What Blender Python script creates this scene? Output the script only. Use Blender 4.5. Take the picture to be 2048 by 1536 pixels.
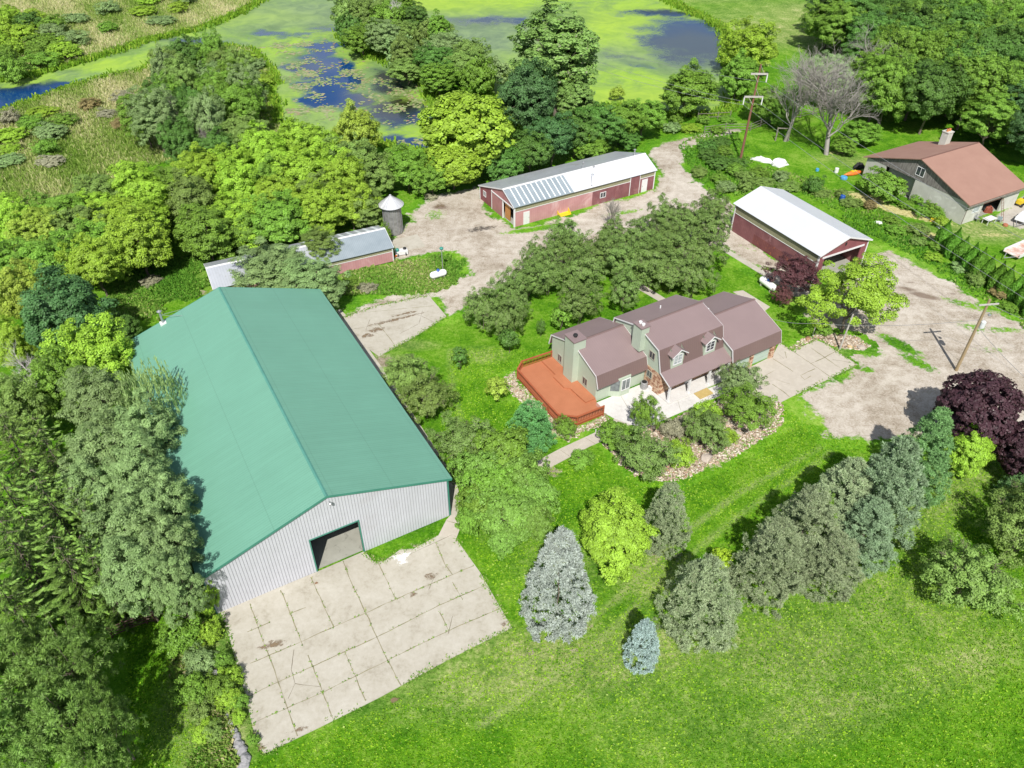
import bpy, math, random
import numpy as np
from mathutils import Matrix, Vector
R = math.radians
for o in list(bpy.data.objects): bpy.data.objects.remove(o)
S = bpy.context.scene
COL = S.collection

# ------------------------------------------------------------------ camera
F, PITCH, ROLL, CH = 1538.2, 0.69448, 0.00514, 50.0
cd = bpy.data.cameras.new('camera'); cam = bpy.data.objects.new('camera', cd); COL.objects.link(cam)
cd.sensor_width = 36; cd.lens = F/2048*36; cd.clip_start = 1; cd.clip_end = 6000
cam.matrix_world = Matrix.Translation((0, 0, CH)) @ Matrix.Rotation(math.pi/2-PITCH, 4, 'X') @ Matrix.Rotation(ROLL, 4, 'Z')
S.camera = cam
# ------------------------------------------------------------------ world, sun, exposure
SUN_EL, SUN_AZ = R(50), R(183)      # sun stands behind the camera; shadows run away from it
w = bpy.data.worlds.new('World'); S.world = w; w.use_nodes = True
nt = w.node_tree; bg = nt.nodes['Background']
sky = nt.nodes.new('ShaderNodeTexSky'); sky.sky_type = 'NISHITA'; sky.sun_disc = False
sky.sun_elevation = SUN_EL; sky.sun_rotation = SUN_AZ; sky.air_density = 1.0; sky.dust_density = 1.0; sky.ozone_density = 1.0
tc = nt.nodes.new('ShaderNodeTexCoord'); mp = nt.nodes.new('ShaderNodeMapping'); mp.inputs['Scale'].default_value = (1, 1, 3); nt.links.new(tc.outputs['Generated'], mp.inputs[0])
cn = nt.nodes.new('ShaderNodeTexNoise'); cn.inputs['Scale'].default_value = 3.2; cn.inputs['Detail'].default_value = 6; nt.links.new(mp.outputs[0], cn.inputs[0])
cr = nt.nodes.new('ShaderNodeMapRange'); cr.interpolation_type = 'SMOOTHSTEP'; cr.inputs[1].default_value = .46; cr.inputs[2].default_value = .66; cr.inputs[4].default_value = .75; nt.links.new(cn.outputs[0], cr.inputs[0])
cm = nt.nodes.new('ShaderNodeMix'); cm.data_type = 'RGBA'; nt.links.new(cr.outputs[0], cm.inputs[0]); nt.links.new(sky.outputs[0], cm.inputs[6]); cm.inputs[7].default_value = (11, 11.3, 12, 1)
nt.links.new(cm.outputs[2], bg.inputs[0]); bg.inputs[1].default_value = 0.075
ld = bpy.data.lights.new('sun', 'SUN'); ld.energy = 5.0; ld.angle = R(0.5); ld.color = (1, .96, .90)
sun = bpy.data.objects.new('sun', ld); COL.objects.link(sun)
sd = Vector((math.sin(SUN_AZ)*math.cos(SUN_EL), math.cos(SUN_AZ)*math.cos(SUN_EL), math.sin(SUN_EL)))
sun.rotation_euler = sd.to_track_quat('Z', 'Y').to_euler(); sun.location = (0, -40, 90)
S.view_settings.view_transform = 'Standard'; S.view_settings.look = 'None'; S.view_settings.gamma = 1
S.view_settings.exposure = 0.29
S.render.engine = 'CYCLES'
S.render.resolution_x = 1024; S.render.resolution_y = 768
S.cycles.max_bounces = 6; S.cycles.diffuse_bounces = 3; S.cycles.transmission_bounces = 4; S.cycles.transparent_max_bounces = 6

# ------------------------------------------------------------------ surveying: photo point -> place on a level plane
def at(px, py, z=0.0):
    a, b = px-1024, py-768; c, s = math.cos(ROLL), math.sin(ROLL)
    u = a*c+b*s; v = -a*s+b*c
    Y = F*math.cos(PITCH)-v*math.sin(PITCH); Z = -F*math.sin(PITCH)-v*math.cos(PITCH)
    t = (z-CH)/Z
    return np.array([u*t, Y*t])
def ppm(p, z=0.0):                                  # photo pixels per metre at a place
    return F/(p[1]*math.cos(PITCH)+(CH-z)*math.sin(PITCH))
def W(pts, z=0.0): return np.array([at(x, y, z) for x, y in pts])

# ------------------------------------------------------------------ bookkeeping
def tag(o, label=None, cat=None, group=None, kind=None):
    if label: o['label'] = label
    if cat: o['category'] = cat
    if group: o['group'] = group
    if kind: o['kind'] = kind
    return o
def thing(name, label, cat, loc=(0, 0, 0), rz=0, group=None):
    o = bpy.data.objects.new(name, None); COL.objects.link(o); o.empty_display_size = .3
    o.location = loc; o.rotation_euler = (0, 0, rz)
    return tag(o, label, cat, group)

# ------------------------------------------------------------------ materials
class NT:
    def __init__(s, m): s.t = m.node_tree; s.n = s.t.nodes; s.l = s.t.links
    def new(s, typ, **k):
        n = s.n.new(typ)
        for a, b in k.items(): setattr(n, a, b)
        return n
    def put(s, sock, v):
        if v is None: return
        if hasattr(v, 'is_linked'): s.l.new(v, sock)
        elif isinstance(v, tuple) and len(v) == 3 and sock.type == 'RGBA': sock.default_value = (*v, 1)
        else: sock.default_value = v
    def math(s, op, a, b=None, c=None, clamp=False):
        n = s.new('ShaderNodeMath', operation=op, use_clamp=clamp)
        for i, v in enumerate((a, b, c)): s.put(n.inputs[i], v)
        return n.outputs[0]
    def mix(s, f, a, b, mode='MIX'):
        n = s.new('ShaderNodeMix', data_type='RGBA', blend_type=mode)
        s.put(n.inputs[0], f); s.put(n.inputs[6], a); s.put(n.inputs[7], b); return n.outputs[2]
    def pos(s): return s.new('ShaderNodeNewGeometry').outputs['Position']
    def obj(s): return s.new('ShaderNodeTexCoord').outputs['Object']
    def noise(s, vec, scale, detail=3, rough=.55, dist=0, stretch=None):
        if stretch:
            m = s.new('ShaderNodeMapping'); s.put(m.inputs[0], vec); m.inputs['Scale'].default_value = stretch[:3]
            if len(stretch) > 3: m.inputs['Rotation'].default_value = (0, 0, stretch[3])
            vec = m.outputs[0]
        n = s.new('ShaderNodeTexNoise'); s.put(n.inputs['Vector'], vec); n.inputs['Scale'].default_value = scale
        n.inputs['Detail'].default_value = detail; n.inputs['Roughness'].default_value = rough; n.inputs['Distortion'].default_value = dist
        return n.outputs[0]
    def ss(s, v, a, b):                              # smooth step
        n = s.new('ShaderNodeMapRange', interpolation_type='SMOOTHSTEP'); s.put(n.inputs[0], v)
        n.inputs[1].default_value = a; n.inputs[2].default_value = b; return n.outputs[0]
    def ramp(s, v, stops):
        n = s.new('ShaderNodeValToRGB'); s.put(n.inputs[0], v); e = n.color_ramp.elements
        while len(e) < len(stops): e.new(.5)
        for i, (p, c) in enumerate(stops): e[i].position = p; e[i].color = (*c, 1)
        return n.outputs[0]
    def attr(s, name):
        n = s.new('ShaderNodeAttribute'); n.attribute_name = name; return n.outputs['Fac']
    def bump(s, h, strength=.4, dist=.05):
        n = s.new('ShaderNodeBump'); s.put(n.inputs['Height'], h); n.inputs['Strength'].default_value = strength
        n.inputs['Distance'].default_value = dist; return n.outputs[0]
def newmat(name):
    m = bpy.data.materials.new(name); m.use_nodes = True; t = NT(m); return m, t, t.n['Principled BSDF']
MATS = {}
def roofmat(name, c1, c2):
    m, t, p = newmat(name); v = t.obj(); sx = t.new('ShaderNodeSeparateXYZ'); t.put(sx.inputs[0], v)
    n = t.noise(v, .2, 5, .6); st = t.noise(v, 1.1, 4, .65, stretch=(2.2, .12, 1)); col = t.ramp(t.math('ADD', t.math('MULTIPLY', n, .6), t.math('MULTIPLY', st, .4)), [(.35, c2), (.65, c1)])
    def line(ax, per, lo): return t.ss(t.math('ABSOLUTE', t.math('SUBTRACT', t.math('FRACT', t.math('DIVIDE', sx.outputs[ax], per)), .5)), lo, .5)
    a, b, c = line(0, .2286, .34), line(0, .9144, .46), line(1, 4.6, .488)
    col = t.mix(t.math('MULTIPLY', b, t.math('MULTIPLY_ADD', st, 1.3, -.3)), col, tuple(min(1, x*1.35) for x in c1)); col = t.mix(t.math('MULTIPLY', a, .36), col, tuple(x*.5 for x in c1)); col = t.mix(t.math('MULTIPLY', c, .35), col, tuple(x*.55 for x in c1))  # rib lines darkened in the colour to paint their shading
    t.put(p.inputs['Base Color'], col); t.put(p.inputs['Roughness'], t.math('MULTIPLY_ADD', st, .25, .30)); p.inputs['Specular IOR Level'].default_value = .4
    t.put(p.inputs['Normal'], t.bump(t.math('ADD', a, t.math('MULTIPLY', n, .4)), .3, .02)); return m
def M(name, c1, c2=None, sc=1.5, rough=.6, metal=0, bump=0, bsc=12, rib=None, ribd=.35, stretch=None, spec=.5, stain=None, ssc=.6):
    """weathered material: two tones by noise, optional ribs along an object axis (axis, period), optional stains"""
    if name in MATS: return MATS[name]
    m, t, p = newmat(name); v = t.obj()
    c2 = c2 or tuple(x*.82 for x in c1)
    n = t.noise(v, sc, 5, .6, stretch=stretch)
    col = t.ramp(n, [(.3, c2), (.7, c1)])
    if stain:
        s = t.ss(t.noise(v, ssc, 6, .65, 1.0), .56, .70); col = t.mix(s, col, stain)
    h = None
    if rib:
        sx = t.new('ShaderNodeSeparateXYZ'); t.put(sx.inputs[0], v)
        fr = t.math('FRACT', t.math('DIVIDE', sx.outputs[rib[0]], rib[1]))
        tri = t.math('ABSOLUTE', t.math('SUBTRACT', fr, .5))
        line = t.ss(tri, .36, .46)
        col = t.mix(t.math('MULTIPLY', line, ribd), col, tuple(x*.45 for x in c1)); h = line  # rib shading and gaps painted as darker lines in the colour
    if bump: hn = t.noise(v, bsc, 4); h = t.math('ADD', h, t.math('MULTIPLY', hn, .5)) if h is not None else hn
    if h is not None: t.put(p.inputs['Normal'], t.bump(h, max(bump, .25), .03))
    t.put(p.inputs['Base Color'], col); p.inputs['Roughness'].default_value = rough; p.inputs['Metallic'].default_value = metal
    p.inputs['Specular IOR Level'].default_value = spec
    MATS[name] = m; return m
def leafmat(name, c, var=.42, trans=.20, hue=None, rough=.55):
    if name in MATS: return MATS[name]
    m, t, p = newmat(name)
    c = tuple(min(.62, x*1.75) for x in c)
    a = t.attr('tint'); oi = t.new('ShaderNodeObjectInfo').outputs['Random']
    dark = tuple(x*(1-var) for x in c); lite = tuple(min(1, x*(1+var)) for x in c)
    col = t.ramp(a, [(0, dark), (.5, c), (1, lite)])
    if hue: col = t.mix(t.ss(a, .82, .95), col, hue)
    hs = t.new('ShaderNodeHueSaturation'); t.put(hs.inputs['Color'], col)
    t.put(hs.inputs['Hue'], t.math('MULTIPLY_ADD', oi, .016, .492)); t.put(hs.inputs['Value'], t.math('MULTIPLY_ADD', oi, .3, .85))
    col = hs.outputs[0]
    t.put(p.inputs['Base Color'], col); p.inputs['Roughness'].default_value = rough; p.inputs['Specular IOR Level'].default_value = .35
    tr = t.new('ShaderNodeBsdfTranslucent'); t.put(tr.inputs[0], t.mix(.5, col, (c[0]*1.4, c[1]*1.3, c[2]*.5)))
    mx = t.new('ShaderNodeMixShader'); mx.inputs[0].default_value = trans
    t.l.new(p.outputs[0], mx.inputs[1]); t.l.new(tr.outputs[0], mx.inputs[2])
    t.l.new(mx.outputs[0], t.n['Material Output'].inputs[0])
    MATS[name] = m; return m

def grass_color(t):
    """lawn / rough / marsh colour, shared by the ground and the fringes of every gravel sheet"""
    v = t.pos()
    big = t.noise(v, .055, 4, .6); mid = t.noise(v, .35, 4, .65, .5); fine = t.noise(v, 2.2, 5, .7); vf = t.noise(v, 9, 3, .8)
    k = t.math('ADD', t.math('MULTIPLY', big, .45), t.math('ADD', t.math('MULTIPLY', mid, .5), t.math('MULTIPLY', fine, .5)))
    lawn = t.ramp(k, [(.54, (.032, .125, .003)), (.66, (.070, .215, .006)), (.76, (.125, .300, .012)), (.88, (.23, .38, .05))])
    dry = t.ramp(t.math('ADD', t.math('MULTIPLY', mid, .5), t.math('MULTIPLY', fine, .6)), [(.42, (.13, .23, .045)), (.56, (.27, .34, .10)), (.70, (.52, .50, .26))])
    fm = t.math('MULTIPLY', t.attr('dry'), t.math('ADD', .35, t.math('MULTIPLY', fine, 1.3)), clamp=True)
    c = t.mix(fm, lawn, dry)
    straw = t.ramp(fine, [(.3, (.40, .35, .12)), (.6, (.62, .56, .27)), (.8, (.70, .66, .42))])
    c = t.mix(t.ss(t.math('ADD', t.attr('straw'), t.math('MULTIPLY', t.math('SUBTRACT', fine, .5), 1.2)), .45, .75), c, straw)
    mar = t.ramp(t.math('ADD', t.math('MULTIPLY', mid, .6), t.math('MULTIPLY', fine, .5)), [(.38, (.10, .20, .03)), (.5, (.20, .30, .06)), (.62, (.36, .40, .16)), (.74, (.50, .49, .27))])
    c = t.mix(t.attr('marsh'), c, mar)
    dirt = t.ramp(fine, [(.3, (.20, .15, .10)), (.7, (.46, .40, .31))])
    c = t.mix(t.ss(t.math('ADD', t.attr('bare'), t.math('MULTIPLY', t.math('SUBTRACT', t.math('ADD', t.math('MULTIPLY', mid, .4), t.math('MULTIPLY', fine, .6)), .5), 2.2)), .45, .8), c, dirt)
    c = t.mix(t.math('MULTIPLY', t.attr('track'), .6), c, (.36, .42, .16))
    mf = t.noise(v, 4.2, 3, .8)
    c = t.mix(t.math('MULTIPLY', t.ss(t.math('ADD', t.math('MULTIPLY', vf, .5), t.math('MULTIPLY', mf, .5)), .5, .62), .62), c, t.mix(.8, c, (.008, .03, .0)))
    c = t.mix(t.math('MULTIPLY', t.ss(mf, .46, .34), .45), c, t.mix(.5, c, (.42, .52, .16)))
    return c, fine, vf
def gravel_color(t):
    v = t.pos()
    big = t.noise(v, .12, 4, .6, .6); mid = t.noise(v, .9, 5, .7, .4); fine = t.noise(v, 5, 5, .85)
    st = t.noise(v, .8, 4, .6, .3, stretch=(.25, 1.4, 1, R(35)))
    k = t.math('ADD', t.math('MULTIPLY', big, .35), t.math('ADD', t.math('MULTIPLY', mid, .3), t.math('ADD', t.math('MULTIPLY', st, .10), t.math('MULTIPLY', fine, .46))))
    c = t.ramp(k, [(.48, (.19, .15, .11)), (.56, (.33, .285, .225)), (.64, (.45, .405, .345)), (.76, (.58, .545, .48))])
    c = t.mix(t.math('MULTIPLY', t.attr('rut'), .38), c, (.56, .52, .45))
    stain = t.math('MULTIPLY', t.ss(t.math('ADD', t.attr('mud'), t.math('MULTIPLY', t.math('SUBTRACT', mid, .5), .8)), .35, .8), .8)
    c = t.mix(stain, c, (.15, .105, .075))
    return c, mid, fine

def make_ground_mat():
    m, t, p = newmat('meadow_ground'); c, f, vf = grass_color(t)
    t.put(p.inputs['Base Color'], c); p.inputs['Roughness'].default_value = .95; p.inputs['Specular IOR Level'].default_value = .1
    t.put(p.inputs['Normal'], t.bump(t.math('ADD', f, vf), .9, .14)); return m
def make_gravel_mat(name, tone=None):
    m, t, p = newmat(name); g, f, vf = grass_color(t); c, mid, fine = gravel_color(t)
    if tone: c = t.mix(.55, c, tone)
    e = t.math('ADD', t.attr('edge'), t.math('ADD', t.math('MULTIPLY', t.math('SUBTRACT', mid, .5), 3.0), t.math('MULTIPLY', t.math('SUBTRACT', f, .5), 1.6)))
    fac = t.math('MULTIPLY', t.ss(e, .1, .75), t.math('SUBTRACT', 1, t.ss(t.math('ADD', t.attr('grassy'), t.math('MULTIPLY', t.math('SUBTRACT', f, .5), 1.6)), .4, .75)))
    t.put(p.inputs['Base Color'], t.mix(fac, g, c)); p.inputs['Roughness'].default_value = .95; p.inputs['Specular IOR Level'].default_value = .15
    t.put(p.inputs['Normal'], t.bump(t.math('ADD', fine, mid), .5, .06)); return m
def make_water_mat():
    m, t, p = newmat('pond_water'); v = t.pos()
    big = t.noise(v, .045, 5, .6, 1.2); mid = t.noise(v, .22, 6, .65, 1.0); fine = t.noise(v, 1.6, 4, .7)
    weed = t.ramp(t.math('ADD', t.math('MULTIPLY', big, .7), t.math('MULTIPLY', mid, .45)), [(.42, (.115, .20, .055)), (.52, (.165, .28, .065)), (.60, (.23, .38, .045)), (.72, (.30, .47, .04))])
    weed = t.mix(t.math('MULTIPLY', t.ss(fine, .45, .7), .25), weed, (.36, .40, .20))
    weed = t.mix(t.math('MULTIPLY', t.attr('murk_and_reflection'), .85), weed, t.ramp(mid, [(.35, (.095, .150, .085)), (.65, (.185, .265, .13))]))
    weed = t.mix(t.attr('lime'), weed, t.ramp(mid, [(.3, (.22, .36, .045)), (.7, (.33, .47, .055))]))
    o = t.ss(t.math('ADD', t.attr('open'), t.math('ADD', t.math('MULTIPLY', t.math('SUBTRACT', mid, .5), 1.1), t.math('MULTIPLY', t.math('SUBTRACT', fine, .5), .5))), .22, .80)
    col = t.mix(o, weed, t.mix(t.math('MULTIPLY', t.attr('murk_and_reflection'), .9), t.mix(t.attr('brown_reflection'), (.005, .042, .150), (.022, .024, .010)), (.075, .085, .080)))
    t.put(p.inputs['Base Color'], col)
    t.put(p.inputs['Roughness'], t.math('MULTIPLY_ADD', o, -.57, .65)); t.put(p.inputs['Specular IOR Level'], t.math('MULTIPLY_ADD', t.attr('murk_and_reflection'), .75, .22))
    t.put(p.inputs['Normal'], t.bump(t.noise(v, 1.2, 3), .06, .05)); return m
def make_concrete(name, c1, c2, c3):
    m, t, p = newmat(name); v = t.pos()
    a = t.noise(v, .5, 8, .72, .4); b = t.noise(v, 2.6, 6, .75); f = t.noise(v, 14, 3, .8)
    c = t.ramp(t.math('ADD', t.math('MULTIPLY', a, .6), t.math('MULTIPLY', b, .4)), [(.36, c3), (.46, c2), (.60, c1), (.7, tuple(x*1.08 for x in c1))])
    c = t.mix(t.math('MULTIPLY', t.ss(f, .55, .7), .18), c, tuple(x*.6 for x in c2))
    t.put(p.inputs['Base Color'], c); p.inputs['Roughness'].default_value = .85; p.inputs['Specular IOR Level'].default_value = .25
    t.put(p.inputs['Normal'], t.bump(t.math('ADD', b, f), .25, .02)); return m
GROUND = make_ground_mat(); GRAVEL = make_gravel_mat('gravel_yard'); GRAVEL2 = make_gravel_mat('pale_gravel', (.42, .40, .36)); WATER = make_water_mat()
CONC = make_concrete('old_concrete', (.450, .425, .365), (.395, .368, .305), (.31, .282, .225))
CONC2 = make_concrete('driveway_concrete', (0.480, 0.440, 0.376), (0.424, 0.384, 0.328), (.42, .38, .31))
CONC3 = make_concrete('white_concrete', (.60, .585, .56), (.54, .525, .50), (.44, .425, .40))
def decal_mat(name, c, c2, k=.75):
    m, t, p = newmat(name); v = t.pos()
    n = t.noise(v, 2.5, 6, .75, .5)
    t.put(p.inputs['Base Color'], t.ramp(n, [(.3, c), (.7, c2)])); p.inputs['Roughness'].default_value = .9
    t.put(p.inputs['Alpha'], t.math('MULTIPLY', t.ss(t.math('ADD', t.attr('fade'), t.math('MULTIPLY', t.math('SUBTRACT', n, .5), 3.2)), .45, 1.1), k, None, True)); return m
ST_WHITE = decal_mat('spilled_lime', (.80, .80, .78), (.9, .9, .88), 1.3); ST_BROWN = decal_mat('oil_stain', (.14, .09, .05), (.24, .17, .10)); ST_BLACK = decal_mat('burnt_dirt', (.03, .027, .025), (.12, .10, .085))
ST_ORANGE = decal_mat('rust_mark', (.20, .08, .03), (.3, .14, .06))
GREENROOF = roofmat('teal_roof_metal', (.145, .335, .245), (.130, .300, .218))
GREENTRIM = M('green_trim_metal', (.05, .22, .16), None, 1, .5)
WALLGREY = M('pale_ribbed_siding', (0.516, 0.525, 0.568), (0.464, 0.473, 0.507), .8, .55, 0, 0, 10, stain=(.46, .46, .49), ssc=.2)
RIBDARK = M('siding_rib', (.34, .34, .37), None, 2, .6)
WHITE = M('white_trim_paint', (0.680, 0.680, 0.680), (0.612, 0.612, 0.612), 2, .5)
PINK = M('faded_red_siding', (.50, .27, .27), (.42, .205, .21), .7, .7, 0, .05, 10, (0, .3), .2, stain=(.56, .36, .355), ssc=.25)
DKRED = M('maroon_siding', (.245, .10, .105), (.165, .060, .068), .9, .7, 0, .05, 10, (0, .3), .25, stain=(.33, .165, .17), ssc=.4)
REDSIDE = M('maroon_gable_siding', (.25, .085, .09), (.18, .055, .065), .9, .7, 0, .05, 10, (1, .3), .25)
PINKG = M('faded_red_gable', (0.391, 0.187, 0.183), (0.323, 0.145, 0.145), .9, .7, 0, .05, 10, (1, .3), .2)
RUSTRED = M('rusty_peeling_siding', (.20, .070, .065), (.14, .042, .045), .9, .8, 0, .1, 8, (0, .3), .25, stain=(.40, .13, .06), ssc=2.6)
TAN = M('tan_fascia_siding', (0.289, 0.281, 0.170), (0.238, 0.230, 0.145), .8, .6, 0, 0, 10, (0, .3), .3)
WROOF = M('white_metal_roof', (.56, .58, .62), (.52, .54, .58), .25, .38, 0, .05, 20, (0, .3), .06)
GROOF = M('galvanised_roof', (0.391, 0.451, 0.484), (0.306, 0.365, 0.399), .5, .35, .35, .05, 20, (0, .22), .3)
GROOF2 = M('dull_galvanised_roof', (0.480, 0.504, 0.544), (0.384, 0.408, 0.440), .35, .4, .2, .05, 20, (0, .3), .18, stain=(.36, .36, .36), ssc=.5)
GALV = M('weathered_galvanised', (.42, .43, .45), (.28, .28, .30), 1.2, .45, .4, .1, 8)
SKYL = M('clear_roof_panel', (.74, .80, .82), None, 1, .4)
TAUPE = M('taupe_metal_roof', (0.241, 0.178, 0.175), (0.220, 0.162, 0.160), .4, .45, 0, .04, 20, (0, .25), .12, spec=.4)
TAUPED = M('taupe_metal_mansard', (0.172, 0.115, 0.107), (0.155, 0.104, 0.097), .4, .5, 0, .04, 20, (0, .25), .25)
SAGE = M('sage_siding', (0.425, 0.493, 0.391), (0.391, 0.455, 0.361), .6, .6, 0, .05, 10, (1, .25), .08)
SAGEX = M('sage_front_siding', (0.425, 0.493, 0.391), (0.391, 0.455, 0.361), .6, .6, 0, .05, 10, (0, .25), .08)
def brick():
    m, t, p = newmat('mixed_brick'); v = t.obj()
    mp = t.new('ShaderNodeMapping'); t.put(mp.inputs[0], v); 
    sx = t.new('ShaderNodeSeparateXYZ'); t.put(sx.inputs[0], v)
    cx = t.new('ShaderNodeCombineXYZ'); t.put(cx.inputs[0], t.math('ADD', sx.outputs[0], sx.outputs[1])); t.put(cx.inputs[1], sx.outputs[2])
    b = t.new('ShaderNodeTexBrick'); t.put(b.inputs['Vector'], cx.outputs[0]); b.inputs['Scale'].default_value = 1
    b.inputs['Brick Width'].default_value = .34; b.inputs['Row Height'].default_value = .13; b.inputs['Mortar Size'].default_value = .012
    b.inputs['Color1'].default_value = (.40, .19, .10, 1); b.inputs['Color2'].default_value = (.58, .42, .28, 1); b.inputs['Mortar'].default_value = (.55, .48, .38, 1)
    t.put(p.inputs['Base Color'], t.mix(t.ss(t.noise(v, 3, 3), .45, .6), b.outputs[0], (.26, .12, .07))); p.inputs['Roughness'].default_value = .9; return m
BRICK = brick()
DECK = M('stained_deck_boards', (.44, .165, .080), (.38, .138, .064), .8, .6, 0, .05, 10, (0, .14), .35)
RAILM = M('stained_rail_wood', (0.357, 0.098, 0.038), (0.289, 0.076, 0.030), 2, .6)
GLASS = M('dark_window_glass', (.03, .035, .04), (.06, .07, .08), 3, .06, 0, 0, spec=.8)
GLASSD = M('bay_glass', (.22, .25, .25), (.07, .085, .085), 2.5, .1, spec=.8)
GLASSL = M('curtained_glass', (.50, .55, .55), (.20, .24, .24), 2.5, .1, spec=.8)
BROWN = M('brown_shingle_roof', (.31, .180, .138), (.275, .155, .118), .5, .9, 0, .2, 9)
BLOCK = M('painted_block_wall', (.52, .52, .47), (.43, .43, .38), .9, .85, 0, .1, 5, stain=(.58, .58, .53), ssc=.7)
BOARD = M('weathered_grey_boards', (.30, .28, .26), (.07, .06, .055), 1.6, .9, 0, .1, 8, (1, .2), .5, stretch=(1, 4, .5))
WOODP = M('grey_pole_wood', (.34, .26, .15), (.24, .18, .10), 1.5, .85, stretch=(6, 6, .4))
REDPOLE = M('reddish_pole_wood', (.24, .115, .075), (.15, .06, .04), 1.2, .85, stretch=(6, 6, .4))
PALEWOOD = M('bleached_wood', (.48, .46, .43), (.34, .32, .29), 3, .8)
GREYWOOD = M('grey_fence_wood', (.26, .23, .20), (.15, .13, .11), 2, .9)
BARK = M('grey_bark', (.20, .165, .13), (.10, .08, .06), 3, .95, 0, .3, 9)
BARKP = M('pale_bare_branches', (.36, .34, .30), (.25, .23, .20), 3, .9)
STEEL = M('bare_steel', (.45, .46, .47), None, 3, .35, .6)
WTANK = M('white_tank_paint', (.86, .86, .86), (.80, .80, .79), 1, .3)
BLUE = M('blue_plastic', (.02, .09, .38), None, 2, .4); LBLUE = M('light_blue_plastic', (.08, .35, .62), None, 2, .4)
YELLOW = M('yellow_paint', (.78, .56, .02), (.60, .42, .02), 3, .45); BLACK = M('black_rubber', (.02, .02, .02), None, 2, .6)
ORANGE = M('orange_paint', (.75, .22, .03), (.6, .12, .03), 2, .45); RED = M('red_paint', (.42, .05, .03), None, 2, .5)
TEAL = M('teal_paint', (.03, .25, .20), None, 2, .5); PLYW = M('plywood', (.48, .22, .07), (.38, .17, .05), 2, .8)
INTER = M('dim_interior', (.10, .09, .085), None, 1, .9); FLOORC = M('indoor_slab', (0.336, 0.336, 0.288), (0.264, 0.264, 0.224), .8, .8, stain=(.2, .2, .17), ssc=1.5)
STONE = M('field_stone', (.48, .41, .35), (.32, .27, .235), 1.5, .9, 0, .3, 6)
ROCKG = M('grey_retaining_stone', (.36, .35, .35), (.22, .22, .23), 1.5, .9, 0, .3, 6)
JOINT = M('weedy_joint', (.29, .26, .17), (.15, .145, .075), 3, 1)
JOINTD = M('dark_crack', (.19, .16, .115), (.10, .085, .06), 3, 1)

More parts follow.
